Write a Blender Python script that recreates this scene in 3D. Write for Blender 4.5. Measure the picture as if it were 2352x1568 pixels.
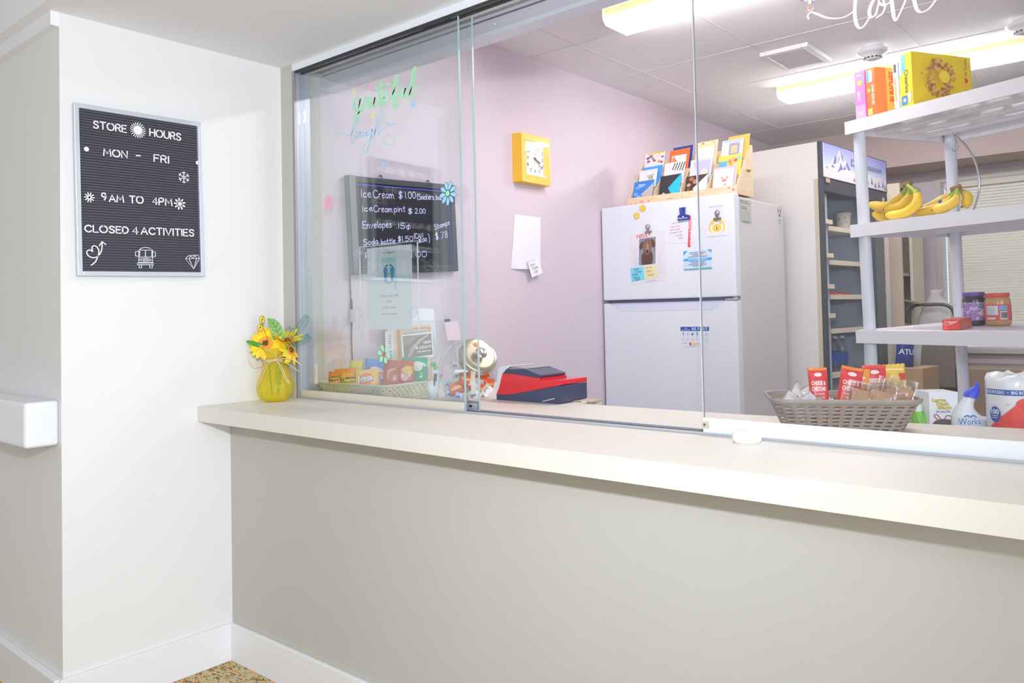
import bpy, bmesh, math, random
from mathutils import Matrix, Vector, Euler
PI=math.pi
for _o in list(bpy.data.objects): bpy.data.objects.remove(_o,do_unlink=True)
SC=bpy.context.scene; COL=SC.collection

# ------------------------------------------------------------------ camera
def cam_axes(yaw,pitch,roll):
    f=Vector((-math.sin(yaw)*math.cos(pitch),math.cos(yaw)*math.cos(pitch),math.sin(pitch)))
    r=Vector((math.cos(yaw),math.sin(yaw),0)); u=r.cross(f)
    c,s=math.cos(roll),math.sin(roll)
    return c*r+s*u,-s*r+c*u,f
CD=bpy.data.cameras.new('camera'); CAM=bpy.data.objects.new('camera',CD); COL.objects.link(CAM)
_r,_u,_f=cam_axes(.7057,.0266,-.0209)
CAM.matrix_world=Matrix(((_r.x,_u.x,-_f.x,2.5461),(_r.y,_u.y,-_f.y,-1.4690),(_r.z,_u.z,-_f.z,1.1673),(0,0,0,1)))
CD.sensor_width=36; CD.lens=1828.64*36/2352; CD.shift_y=-114.63/2352
CD.clip_start=.05; CD.clip_end=60
SC.camera=CAM
# ------------------------------------------------------------------ colour management, world, lights
SC.view_settings.view_transform='Standard'; SC.view_settings.look='None'
SC.view_settings.gamma=1; SC.view_settings.use_curve_mapping=False
SC.view_settings.exposure=0.10
SC.cycles.use_denoising=True
SC.cycles.max_bounces=14; SC.cycles.transparent_max_bounces=24; SC.cycles.diffuse_bounces=5
SC.cycles.caustics_reflective=False; SC.cycles.caustics_refractive=False
SC.cycles.sample_clamp_indirect=6
W=bpy.data.worlds.new('world'); SC.world=W; W.use_nodes=True
W.node_tree.nodes['Background'].inputs[0].default_value=(.84,.92,1.0,1)
W.node_tree.nodes['Background'].inputs[1].default_value=1.12
def lamp(name,kind,loc,energy,col=(1,1,1),size=.3,sy=None,look=None):
    L=bpy.data.lights.new(name,kind); L.energy=energy; L.color=col
    if kind=='AREA':
        L.size=size
        if sy: L.shape='RECTANGLE'; L.size_y=sy
    elif kind!='SUN': L.shadow_soft_size=size
    o=bpy.data.objects.new(name,L); COL.objects.link(o); o.location=loc
    if look is not None: o.rotation_euler=(Vector(look)-Vector(loc)).to_track_quat('-Z','Y').to_euler()
    return o
FLASH=lamp('camera_flash','SPOT',(2.57,-1.50,1.50),135,(.84,.91,1.0),.035,None,(.45,.25,1.3)); FLASH.data.spot_size=math.radians(108); FLASH.data.spot_blend=1.0
HALLWIN=lamp('hall_window_daylight','AREA',(5.5,-1.6,1.35),62,(.80,.90,1.0),2.2,2.2,(0,-.6,1.2))
HALL1=lamp('hall_ceiling_lamp','AREA',(3.1,-2.5,2.40),12,(.86,.93,1.0),1.2,.5,(3.1,-2.5,0))

# ------------------------------------------------------------------ materials
def lin(c): return c/12.92 if c<=.04045 else ((c+.055)/1.055)**2.4
def hx(h):
    h=h.lstrip('#'); return tuple(lin(int(h[i:i+2],16)/255) for i in (0,2,4))+(1,)
_MC={}
def M(h,rough=.5,metal=0,spec=.5,em=None,ems=0,coat=0,noise=0,nscale=30,bump=0,bscale=200):
    k=(h,rough,metal,spec,em,ems,coat,noise,nscale,bump,bscale)
    if k in _MC: return _MC[k]
    m=bpy.data.materials.new('paint_'+h.lstrip('#')); m.use_nodes=True; nt=m.node_tree; b=nt.nodes['Principled BSDF']
    b.inputs['Base Color'].default_value=hx(h); b.inputs['Roughness'].default_value=rough
    b.inputs['Metallic'].default_value=metal; b.inputs['Specular IOR Level'].default_value=spec
    b.inputs['Coat Weight'].default_value=coat
    if em: b.inputs['Emission Color'].default_value=hx(em); b.inputs['Emission Strength'].default_value=ems
    if noise or bump:
        tc=nt.nodes.new('ShaderNodeTexCoord')
    if noise:
        n=nt.nodes.new('ShaderNodeTexNoise'); n.inputs['Scale'].default_value=nscale; n.inputs['Detail'].default_value=4
        nt.links.new(tc.outputs['Object'],n.inputs['Vector'])
        r=nt.nodes.new('ShaderNodeMapRange'); r.inputs['To Min'].default_value=1-noise; r.inputs['To Max'].default_value=1+noise
        nt.links.new(n.outputs['Fac'],r.inputs['Value'])
        x=nt.nodes.new('ShaderNodeVectorMath'); x.operation='SCALE'; x.inputs[0].default_value=hx(h)[:3]
        nt.links.new(r.outputs['Result'],x.inputs['Scale']); nt.links.new(x.outputs['Vector'],b.inputs['Base Color'])
    if bump:
        n2=nt.nodes.new('ShaderNodeTexNoise'); n2.inputs['Scale'].default_value=bscale; n2.inputs['Detail'].default_value=3
        nt.links.new(tc.outputs['Object'],n2.inputs['Vector'])
        bp=nt.nodes.new('ShaderNodeBump'); bp.inputs['Strength'].default_value=bump; bp.inputs['Distance'].default_value=.002
        nt.links.new(n2.outputs['Fac'],bp.inputs['Height']); nt.links.new(bp.outputs['Normal'],b.inputs['Normal'])
    _MC[k]=m; return m
def GLASS(name,tint,refl=(1,1,1),ior=1.45,rough=0.0,add=0.0):
    if name in _MC: return _MC[name]
    m=bpy.data.materials.new(name); m.use_nodes=True; nt=m.node_tree; nt.nodes.clear()
    o=nt.nodes.new('ShaderNodeOutputMaterial'); mx=nt.nodes.new('ShaderNodeMixShader')
    t=nt.nodes.new('ShaderNodeBsdfTransparent'); t.inputs[0].default_value=tuple(tint)+(1,)
    g=nt.nodes.new('ShaderNodeBsdfGlossy'); g.inputs[0].default_value=tuple(refl)+(1,); g.inputs['Roughness'].default_value=rough
    lw=nt.nodes.new('ShaderNodeLayerWeight'); lw.inputs[0].default_value=.5
    pw=nt.nodes.new('ShaderNodeMath'); pw.operation='POWER'; pw.inputs[1].default_value=5; nt.links.new(lw.outputs['Facing'],pw.inputs[0])
    f0=((ior-1)/(ior+1))**2; f=nt.nodes.new('ShaderNodeMath'); f.operation='MULTIPLY_ADD'; f.inputs[1].default_value=1-f0; f.inputs[2].default_value=f0; nt.links.new(pw.outputs[0],f.inputs[0])
    src=f.outputs[0]
    if add:
        a=nt.nodes.new('ShaderNodeMath'); a.operation='ADD'; a.inputs[1].default_value=add; a.use_clamp=True
        nt.links.new(src,a.inputs[0]); src=a.outputs[0]
    nt.links.new(src,mx.inputs[0]); nt.links.new(t.outputs[0],mx.inputs[1]); nt.links.new(g.outputs[0],mx.inputs[2]); nt.links.new(mx.outputs[0],o.inputs[0])
    _MC[name]=m; return m
def VEIL(name,tint,col,fac,rough=.3):   # thin translucent film: part see-through, part coloured plastic
    if name in _MC: return _MC[name]
    m=bpy.data.materials.new(name); m.use_nodes=True; nt=m.node_tree; b=nt.nodes['Principled BSDF']
    b.inputs['Base Color'].default_value=hx(col); b.inputs['Roughness'].default_value=rough
    o=nt.nodes['Material Output']; mx=nt.nodes.new('ShaderNodeMixShader'); mx.inputs[0].default_value=fac
    t=nt.nodes.new('ShaderNodeBsdfTransparent'); t.inputs[0].default_value=tuple(tint)+(1,)
    nt.links.new(t.outputs[0],mx.inputs[1]); nt.links.new(b.outputs[0],mx.inputs[2]); nt.links.new(mx.outputs[0],o.inputs[0])
    _MC[name]=m; return m
def CARPET():
    m=bpy.data.materials.new('flecked_carpet'); m.use_nodes=True; nt=m.node_tree; b=nt.nodes['Principled BSDF']; b.inputs['Roughness'].default_value=.95; b.inputs['Specular IOR Level'].default_value=.1
    tc=nt.nodes.new('ShaderNodeTexCoord'); mp=nt.nodes.new('ShaderNodeMapping'); mp.inputs['Scale'].default_value=(1,2.2,1); nt.links.new(tc.outputs['Object'],mp.inputs[0])
    v=nt.nodes.new('ShaderNodeTexVoronoi'); v.inputs['Scale'].default_value=85; nt.links.new(mp.outputs[0],v.inputs['Vector'])
    n=nt.nodes.new('ShaderNodeTexNoise'); n.inputs['Scale'].default_value=16; n.inputs['Detail'].default_value=3; nt.links.new(mp.outputs[0],n.inputs['Vector'])
    sp=nt.nodes.new('ShaderNodeSeparateColor'); nt.links.new(v.outputs['Color'],sp.inputs[0])
    ad=nt.nodes.new('ShaderNodeMath'); ad.operation='MULTIPLY_ADD'; ad.inputs[1].default_value=1.12; nt.links.new(sp.outputs[0],ad.inputs[0])
    ml=nt.nodes.new('ShaderNodeMath'); ml.operation='MULTIPLY_ADD'; ml.inputs[1].default_value=1.1; ml.inputs[2].default_value=-.33; nt.links.new(n.outputs['Fac'],ml.inputs[0]); nt.links.new(ml.outputs[0],ad.inputs[2])
    r=nt.nodes.new('ShaderNodeValToRGB'); cr=r.color_ramp; cr.interpolation='CONSTANT'
    for i,(p,c) in enumerate(((0,'#6f5a45'),(.22,'#a87a4e'),(.38,'#d9a263'),(.52,'#e8bd86'),(.66,'#8f8560'),(.8,'#c9c39c'))):
        e=cr.elements[i] if i<2 else cr.elements.new(p)
        e.position=p; e.color=hx(c)
    nt.links.new(ad.outputs[0],r.inputs[0]); nt.links.new(r.outputs[0],b.inputs['Base Color'])
    bp=nt.nodes.new('ShaderNodeBump'); bp.inputs['Strength'].default_value=.6; bp.inputs['Distance'].default_value=.004; nt.links.new(v.outputs['Distance'],bp.inputs['Height']); nt.links.new(bp.outputs[0],b.inputs['Normal'])
    return m
def WOODM(name,c1,c2,scale=8,rough=.5,ax=(12,1,1)):
    m=bpy.data.materials.new(name); m.use_nodes=True; nt=m.node_tree; b=nt.nodes['Principled BSDF']; b.inputs['Roughness'].default_value=rough
    tc=nt.nodes.new('ShaderNodeTexCoord'); mp=nt.nodes.new('ShaderNodeMapping'); mp.inputs['Scale'].default_value=ax; nt.links.new(tc.outputs['Object'],mp.inputs[0])
    n=nt.nodes.new('ShaderNodeTexNoise'); n.inputs['Scale'].default_value=scale; n.inputs['Detail'].default_value=5; nt.links.new(mp.outputs[0],n.inputs['Vector'])
    r=nt.nodes.new('ShaderNodeValToRGB'); r.color_ramp.elements[0].color=hx(c1); r.color_ramp.elements[1].color=hx(c2); r.color_ramp.elements[0].position=.3; r.color_ramp.elements[1].position=.7
    nt.links.new(n.outputs['Fac'],r.inputs[0]); nt.links.new(r.outputs[0],b.inputs['Base Color']); return m

# ------------------------------------------------------------------ mesh builder
def frame(o,u,v):
    u=Vector(u).normalized(); v=Vector(v).normalized(); n=u.cross(v)
    return Matrix(((u.x,v.x,n.x,o[0]),(u.y,v.y,n.y,o[1]),(u.z,v.z,n.z,o[2]),(0,0,0,1)))
def catmull(P,n=6,closed=False):
    out=[]; L=len(P); rng=range(L if closed else L-1)
    for i in rng:
        g=lambda k:P[k%L] if closed else P[min(max(k,0),L-1)]
        p0,p1,p2,p3=g(i-1),g(i),g(i+1),g(i+2)
        for j in range(n):
            t=j/n
            out.append(tuple(.5*(2*b+(c-a)*t+(2*a-5*b+4*c-d)*t*t+(3*b-a-3*c+d)*t**3) for a,b,c,d in zip(p0,p1,p2,p3)))
    if not closed: out.append(tuple(P[-1]))
    return out
_FT={}
def ftris(s,bold):
    k=(s,bold)
    if k in _FT: return _FT[k]
    c=bpy.data.curves.new('t','FONT'); c.body=s; c.size=1; c.resolution_u=2; c.offset=bold
    o=bpy.data.objects.new('t',c); me=bpy.data.meshes.new_from_object(o)
    vs=[(v.co.x,v.co.y) for v in me.vertices]; fs=[tuple(p.vertices) for p in me.polygons]
    bpy.data.objects.remove(o); bpy.data.curves.remove(c); bpy.data.meshes.remove(me)
    _FT[k]=(vs,fs); return _FT[k]
class MB:
    def __init__(s,m=None): s.v=[];s.f=[];s.mi=[];s.sm=[];s.mats=[];s.T=Matrix.Identity(4);s.dm=m;s.lay=0
    def at(s,mat): s.T=mat; s.lay=0; return s
    def idx(s,m):
        m=m or s.dm
        if m not in s.mats: s.mats.append(m)
        return s.mats.index(m)
    def add(s,vs,fs,m=None,smooth=False):
        b=len(s.v); i=s.idx(m)
        s.v.extend((s.T@Vector(p))[:] for p in vs)
        for f in fs: s.f.append([b+k for k in f]); s.mi.append(i); s.sm.append(smooth)
        return s
    def box(s,lo,hi,m=None):
        x0,y0,z0=lo;x1,y1,z1=hi
        return s.add([(x0,y0,z0),(x1,y0,z0),(x1,y1,z0),(x0,y1,z0),(x0,y0,z1),(x1,y0,z1),(x1,y1,z1),(x0,y1,z1)],
          [(0,3,2,1),(4,5,6,7),(0,1,5,4),(1,2,6,5),(2,3,7,6),(3,0,4,7)],m)
    def loft(s,rings,m=None,smooth=True,caps=True,closed=True):
        n=len(rings[0]); vs=[p for r in rings for p in r]; fs=[]
        for i in range(len(rings)-1):
            for j in range(n if closed else n-1):
                k=(j+1)%n; fs.append((i*n+j,i*n+k,(i+1)*n+k,(i+1)*n+j))
        s.add(vs,fs,m,smooth)
        if caps and closed:
            s.add(rings[0],[tuple(range(n-1,-1,-1))],m); s.add(rings[-1],[tuple(range(n))],m)
        return s
    def prism(s,poly,z0,z1,m=None,smooth=False):
        return s.loft([[(x,y,z0) for x,y in poly],[(x,y,z1) for x,y in poly]],m,smooth)
    def lathe(s,prof,n=32,m=None,smooth=True,caps=True):
        return s.loft([[(r*math.cos(2*PI*j/n),r*math.sin(2*PI*j/n),z) for j in range(n)] for r,z in prof],m,smooth,caps)
    def tube(s,P,r,n=8,m=None,caps=True):
        P=[Vector(p) for p in P]; rr=r if isinstance(r,(list,tuple)) else [r]*len(P)
        t=(P[1]-P[0]).normalized(); a=t.orthogonal().normalized(); rings=[]
        for i,p in enumerate(P):
            t2=(P[min(i+1,len(P)-1)]-P[max(i-1,0)])
            t2=t2.normalized() if t2.length>1e-9 else t
            a=(a-t2*a.dot(t2)); a=a.normalized() if a.length>1e-6 else t2.orthogonal().normalized()
            b=t2.cross(a); t=t2
            rings.append([(p+(a*math.cos(2*PI*k/n)+b*math.sin(2*PI*k/n))*rr[i])[:] for k in range(n)])
        return s.loft(rings,m,True,caps)
    def sphere(s,c,r,m=None,n=12,k=8):
        rx,ry,rz=(r,r,r) if not isinstance(r,(tuple,list)) else r
        rings=[[(c[0]+rx*math.sin(PI*i/k)*math.cos(2*PI*j/n),c[1]+ry*math.sin(PI*i/k)*math.sin(2*PI*j/n),c[2]-rz*math.cos(PI*i/k)) for j in range(n)] for i in [.04]+list(range(1,k))+[k-.04]]
        return s.loft(rings,m,True)
    # ---- flat print in the frame's plane; every call lies a hair above the one before
    def _z(s): s.lay+=1; return .00012*s.lay
    def poly(s,P,m,z=None):
        z=s._z() if z is None else z
        return s.add([(x,y,z) for x,y in P],[tuple(range(len(P)))],m)
    def rect(s,x0,y0,x1,y1,m,r=0):
        if r<=0: return s.poly([(x0,y0),(x1,y0),(x1,y1),(x0,y1)],m)
        P=[]
        for cx,cy,a in ((x1-r,y1-r,0),(x0+r,y1-r,90),(x0+r,y0+r,180),(x1-r,y0+r,270)):
            P+=[(cx+r*math.cos(math.radians(a+t)),cy+r*math.sin(math.radians(a+t))) for t in (0,30,60,90)]
        return s.poly(P,m)
    def disc(s,x,y,r,m,n=20,ry=None,rot=0):
        ry=ry or r; c,d=math.cos(rot),math.sin(rot)
        return s.poly([(x+r*math.cos(2*PI*k/n)*c-ry*math.sin(2*PI*k/n)*d,y+r*math.cos(2*PI*k/n)*d+ry*math.sin(2*PI*k/n)*c) for k in range(n)],m)
    def stroke(s,P,w,m,z=None,th=0):
        """ribbon with round ends along 2-D points; w a width or a list of widths; th a thickness"""
        z=s._z() if z is None else z
        n=len(P); ww=w if isinstance(w,(list,tuple)) else [w]*n; L=[];R=[]
        for i,(x,y) in enumerate(P):
            a=P[max(i-1,0)];b=P[min(i+1,n-1)]; dx,dy=b[0]-a[0],b[1]-a[1]; d=math.hypot(dx,dy) or 1
            nx,ny=-dy/d*ww[i]/2,dx/d*ww[i]/2; L.append((x+nx,y+ny)); R.append((x-nx,y-ny))
        vs=[(x,y,z+th) for p in zip(L,R) for x,y in p]; fs=[(2*i,2*i+1,2*i+3,2*i+2) for i in range(n-1)]
        s.add(vs,fs,m)
        for e,(x,y) in ((0,P[0]),(-1,P[-1])):
            r=ww[e]/2; s.add([(x+r*math.cos(PI*k/5),y+r*math.sin(PI*k/5),z+th*1.001+.00002) for k in range(10)],[tuple(range(10))],m)
        if th:
            nv=[(x,y,q) for p in zip(L,R) for x,y in p for q in (z,z+th)]
            s.add(nv,[t for i in range(n-1) for t in ((4*i,4*i+1,4*i+5,4*i+4),(4*i+3,4*i+2,4*i+6,4*i+7))],m)
        return s
    def ft(s,t,x,y,h,m,bold=0.0,al='c',rot=0,w=None,sl=0):
        """printed text, cap height h, baseline at y; al l/c/r; w fits the width"""
        vs,fs=ftris(t,bold)
        if not vs: return s
        k=h/.69; x0=min(a for a,_ in vs);x1=max(a for a,_ in vs); kx=k if not w else w/(x1-x0)
        ox={'l':-x0,'c':-(x0+x1)/2,'r':-x1}[al]; c,d=math.cos(rot),math.sin(rot); z=s._z(); P=[]
        for a,b in vs:
            a=(a+ox)*kx+sl*b*k; b=b*k; P.append((x+a*c-b*d,y+a*d+b*c,z))
        return s.add(P,fs,m)
    def hand(s,t,x,y,h,w,m,slant=.12,wid=None,rot=0,th=0):
        """handwriting from single strokes; h cap height, w stroke width"""
        tot=sum(GL.get(c,GL['n'])[0]+.16 for c in t)-.16; kx=h if not wid else wid/tot
        cx=0; z=s._z(); co,si=math.cos(rot),math.sin(rot)
        for c in t:
            g=GL.get(c)
            if g is None: cx+=.5; continue
            for st in g[1]:
                P=[]
                for a,b in (catmull(st[1:],5) if st[0]=='~' else st):
                    a=(a+cx)*kx+slant*b*h; b=b*h; P.append((x+a*co-b*si,y+a*si+b*co))
                s.stroke(P,w,m,z,th)
            cx+=g[0]+.16
        return s
    def build(s,name,parent=None,bevel=0,seg=2,loc=None,rot=None,weld=False,auto=None):
        me=bpy.data.meshes.new(name); me.from_pydata(s.v,[],s.f)
        for m in s.mats: me.materials.append(m)
        me.polygons.foreach_set('material_index',s.mi); me.polygons.foreach_set('use_smooth',s.sm); me.update()
        bm=bmesh.new(); bm.from_mesh(me)
        if bevel:
            es=[e for e in bm.edges if len(e.link_faces)==2 and e.calc_face_angle(0)>.6]
            bmesh.ops.bevel(bm,geom=es,offset=bevel,segments=seg,profile=.6,affect='EDGES',clamp_overlap=True)
            for f in bm.faces: f.smooth=False
        if weld: bmesh.ops.remove_doubles(bm,verts=bm.verts,dist=1e-6)
        bm.to_mesh(me); bm.free()
        o=bpy.data.objects.new(name,me); COL.objects.link(o)
        if parent: o.parent=parent
        if loc is not None: o.location=loc
        if rot is not None: o.rotation_euler=rot
        return o
def refine(mb,ml):
    me=bpy.data.meshes.new('r'); me.from_pydata(mb.v,[],mb.f); me.polygons.foreach_set('material_index',mb.mi); me.update()
    bm=bmesh.new(); bm.from_mesh(me); bmesh.ops.triangulate(bm,faces=[x for x in bm.faces if len(x.verts)>4])
    for _ in range(5):
        es=[e for e in bm.edges if e.calc_length()>ml]
        if not es: break
        bmesh.ops.subdivide_edges(bm,edges=es,cuts=1,use_grid_fill=True); bmesh.ops.triangulate(bm,faces=bm.faces[:])
    bm.verts.index_update(); q=MB(); q.mats=mb.mats; q.v=[v.co[:] for v in bm.verts]; q.f=[[v.index for v in x.verts] for x in bm.faces]; q.mi=[x.material_index for x in bm.faces]; q.sm=[True]*len(q.f)
    bm.free(); bpy.data.meshes.remove(me); return q
def thing(name,label,cat,loc=(0,0,0),rz=0,group=None,rot=None):
    o=bpy.data.objects.new(name,None); COL.objects.link(o); o.location=loc; o.rotation_euler=rot or (0,0,rz); o.empty_display_size=.05
    o['label']=label; o['category']=cat
    if group: o['group']=group
    return o
def tag(o,label,cat,group=None):
    o['label']=label; o['category']=cat
    if group: o['group']=group
    return o
def struct(o): o['kind']='structure'; return o
def dup(root,loc,rot,label,group=None):
    r=root.copy(); COL.objects.link(r); r.location=loc; r.rotation_euler=rot; r['label']=label
    if group: r['group']=group
    for ch in list(root.children):
        c=ch.copy(); COL.objects.link(c); c.parent=r
        for g in list(ch.children):
            d=g.copy(); COL.objects.link(d); d.parent=c
    return r
RZ=lambda a:Matrix.Rotation(a,4,'Z'); RX=lambda a:Matrix.Rotation(a,4,'X'); RY=lambda a:Matrix.Rotation(a,4,'Y'); TR=lambda *p:Matrix.Translation(p)
TM={}
_thing=thing
def refine(mb,ml):
    me=bpy.data.meshes.new('r'); me.from_pydata(mb.v,[],mb.f); me.polygons.foreach_set('material_index',mb.mi); me.update()
    bm=bmesh.new(); bm.from_mesh(me); bmesh.ops.triangulate(bm,faces=[x for x in bm.faces if len(x.verts)>4])
    for _ in range(5):
        es=[e for e in bm.edges if e.calc_length()>ml]
        if not es: break
        bmesh.ops.subdivide_edges(bm,edges=es,cuts=1,use_grid_fill=True); bmesh.ops.triangulate(bm,faces=bm.faces[:])
    bm.verts.index_update(); q=MB(); q.mats=mb.mats; q.v=[v.co[:] for v in bm.verts]; q.f=[[v.index for v in x.verts] for x in bm.faces]; q.mi=[x.material_index for x in bm.faces]; q.sm=[True]*len(q.f)
    bm.free(); bpy.data.meshes.remove(me); return q
def thing(name,label,cat,loc=(0,0,0),rz=0,group=None,rot=None):
    o=_thing(name,label,cat,loc,rz,group,rot); TM[o]=TR(*loc)@Euler(rot or (0,0,rz)).to_matrix().to_4x4(); return o
def kid(b,name,parent,**k):
    """a part built in room coordinates"""
    o=b.build(name,**k); o.parent=parent; o.matrix_parent_inverse=TM[parent].inverted(); return o
# ---- single-stroke alphabet (cap height 1): name -> (advance width, strokes); a stroke that starts with '~' is smoothed
GL={
'A':(.7,[[(0,0),(.35,1),(.7,0)],[(.13,.34),(.57,.34)]]),
'B':(.55,[[(0,0),(0,1)],['~',(0,1),(.4,1),(.48,.77),(.4,.54),(0,.54)],['~',(0,.54),(.45,.54),(.56,.27),(.45,0),(0,0)]]),
'C':(.68,[['~',(.68,.8),(.5,.97),(.27,.96),(.05,.72),(.03,.35),(.24,.05),(.48,.02),(.68,.2)]]),
'D':(.62,[[(0,0),(0,1)],['~',(0,1),(.3,.98),(.56,.77),(.6,.45),(.5,.16),(.25,.01),(0,0)]]),
'E':(.5,[[(.5,1),(0,1),(0,0),(.5,0)],[(0,.52),(.42,.52)]]),
'F':(.5,[[(.5,1),(0,1),(0,0)],[(0,.52),(.4,.52)]]),
'H':(.6,[[(0,0),(0,1)],[(.6,0),(.6,1)],[(0,.52),(.6,.52)]]),
'I':(.04,[[(.02,0),(.02,1)]]),
'L':(.48,[[(0,1),(0,0),(.48,0)]]),
'M':(.78,[[(0,0),(.08,1),(.39,.3),(.7,1),(.78,0)]]),
'N':(.62,[[(0,0),(0,1),(.62,0),(.62,1)]]),
'O':(.8,[['~',(.4,1),(.12,.88),(0,.5),(.12,.12),(.4,0),(.68,.12),(.8,.5),(.68,.88),(.4,1)]]),
'P':(.54,[[(0,0),(0,1)],['~',(0,1),(.38,1),(.54,.75),(.38,.48),(0,.48)]]),
'R':(.56,[[(0,0),(0,1)],['~',(0,1),(.38,1),(.54,.75),(.38,.5),(0,.5)],[(.28,.5),(.56,0)]]),
'S':(.56,[['~',(.54,.84),(.38,.98),(.16,.97),(.04,.78),(.12,.6),(.42,.46),(.54,.24),(.42,.04),(.18,.01),(0,.17)]]),
'T':(.62,[[(0,1),(.62,1)],[(.31,1),(.31,0)]]),
'U':(.62,[['~',(0,1),(0,.4),(.08,.12),(.31,0),(.54,.12),(.62,.4),(.62,1)]]),
'V':(.68,[[(0,1),(.34,0),(.68,1)]]),
'Y':(.6,[[(0,1),(.3,.5),(.6,1)],[(.3,.5),(.3,0)]]),
'0':(.46,[['~',(.23,1),(.05,.82),(0,.5),(.06,.15),(.23,0),(.4,.15),(.46,.5),(.4,.82),(.23,1)]]),
'1':(.06,[[(.03,1),(.03,0)]]),
'2':(.46,[['~',(.02,.78),(.14,.98),(.36,.94),(.42,.72),(.26,.38),(0,0)],[(0,0),(.46,.02)]]),
'4':(.56,[[(.42,0),(.42,1),(0,.3),(.56,.3)]]),
'5':(.46,[[(.44,1),(.08,1),(.04,.56)],['~',(.04,.56),(.26,.64),(.44,.45),(.42,.15),(.2,0),(0,.08)]]),
'7':(.46,[[(0,.95),(.46,1),(.16,0)]]),
'8':(.46,[['~',(.36,.9),(.2,1),(.06,.82),(.2,.58),(.4,.34),(.34,.05),(.14,.02),(.04,.2),(.18,.48),(.38,.7),(.36,.9)]]),
'9':(.52,[['~',(.5,.7),(.38,.96),(.14,.96),(.02,.72),(.1,.48),(.34,.46),(.5,.66)],['~',(.5,.72),(.46,.35),(.3,0)]]),
'3':(.46,[['~',(.02,.86),(.2,1),(.4,.84),(.34,.6),(.16,.54),(.38,.48),(.46,.22),(.28,.0),(0,.1)]]),
'$':(.42,[['~',(.4,.8),(.22,.92),(.04,.76),(.14,.54),(.34,.44),(.4,.22),(.2,.06),(0,.18)],[(.16,1.08),(.14,-.1)],[(.26,1.08),(.24,-.1)]]),
'(':(.16,[['~',(.16,1.1),(.02,.75),(0,.4),(.1,-.1)]]),')':(.16,[['~',(0,1.1),(.14,.75),(.16,.4),(.06,-.1)]]),
'.':(.06,[[(.02,.02),(.05,.0)]]),',':(.08,[[(.06,.08),(0,-.14)]]),'-':(.4,[[(0,.45),(.4,.45)]]),'!':(.06,[[(.04,1),(.03,.3)],[(.02,.03),(.05,.0)]]),
'¢':(.42,[['~',(.4,.55),(.22,.66),(.04,.48),(.04,.2),(.2,.04),(.42,.16)],[(.3,.9),(.16,-.2)]]),
'@':(.7,[['~',(.5,.5),(.35,.6),(.22,.42),(.3,.25),(.48,.35),(.52,.55),(.5,.3),(.62,.3),(.68,.55),(.5,.85),(.2,.8),(.02,.5),(.12,.1),(.4,0)]]),
'a':(.46,[['~',(.42,.5),(.25,.6),(.05,.42),(.04,.15),(.18,.02),(.36,.2),(.42,.5),(.4,.18),(.46,.03)]]),
'b':(.42,[['~',(.02,1),(.01,.5),(.03,.05),(.25,.02),(.42,.25),(.34,.5),(.14,.5),(.02,.3)]]),
'c':(.4,[['~',(.38,.5),(.24,.6),(.06,.45),(.03,.18),(.2,.02),(.4,.14)]]),
'd':(.44,[['~',(.4,.42),(.24,.55),(.04,.4),(.04,.12),(.2,.02),(.38,.2),(.44,1)],[(.42,.5),(.44,0)]]),
'e':(.42,[['~',(.03,.3),(.3,.36),(.38,.5),(.24,.62),(.06,.46),(.05,.16),(.22,.02),(.42,.14)]]),
'f':(.36,[['~',(.36,.9),(.22,1),(.14,.8),(.12,.2),(.1,-.25)],[(0,.52),(.32,.56)]]),
'g':(.44,[['~',(.42,.5),(.24,.62),(.05,.45),(.06,.15),(.22,.06),(.4,.35),(.42,.5),(.4,-.1),(.22,-.38),(.02,-.25)]]),
'h':(.42,[['~',(.02,1),(.0,.5),(.0,0)],['~',(.0,.3),(.2,.56),(.36,.46),(.38,.2),(.42,0)]]),
'i':(.06,[[(.03,.58),(.03,0)],[(.03,.8),(.045,.83)]]),
'k':(.42,[[(.02,1),(.0,0)],[(.36,.58),(.02,.25),(.42,0)]]),
'l':(.08,[['~',(.04,1),(.01,.4),(.08,.02)]]),
'm':(.66,[['~',(0,.58),(.01,.3),(0,0)],['~',(.01,.3),(.16,.56),(.28,.44),(.3,0)],['~',(.3,.3),(.46,.56),(.58,.44),(.6,.1),(.68,.02)]]),
'n':(.42,[['~',(0,.58),(.01,.3),(0,0)],['~',(.01,.3),(.18,.56),(.34,.44),(.36,.1),(.42,.02)]]),
'o':(.42,[['~',(.2,.6),(.03,.42),(.05,.12),(.22,.0),(.4,.2),(.36,.5),(.2,.6)]]),
'p':(.42,[[(.03,.58),(.0,-.4)],['~',(.03,.4),(.22,.6),(.4,.42),(.34,.1),(.16,.02),(.02,.15)]]),
'r':(.34,[['~',(.02,.58),(.02,.3),(0,0)],['~',(.02,.3),(.14,.54),(.34,.54)]]),
's':(.36,[['~',(.34,.5),(.2,.6),(.06,.48),(.16,.34),(.32,.24),(.3,.06),(.14,.0),(0,.1)]]),
't':(.34,[['~',(.16,.95),(.12,.4),(.14,.05),(.32,.06)],[(0,.6),(.34,.64)]]),
'u':(.44,[['~',(.02,.58),(.02,.2),(.14,.02),(.32,.12),(.4,.56)],['~',(.4,.56),(.38,.14),(.46,.02)]]),
'v':(.4,[[(0,.58),(.18,0),(.4,.58)]]),'w':(.6,[[(0,.58),(.14,0),(.3,.5),(.44,0),(.6,.58)]]),
'y':(.42,[[(0,.58),(.2,.05)],['~',(.42,.58),(.24,.0),(.02,-.38)]]),
"'":(.06,[[(.05,1),(.02,.8)]]),
'n2':(.4,[]),' ':(.34,[]),
}
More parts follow.
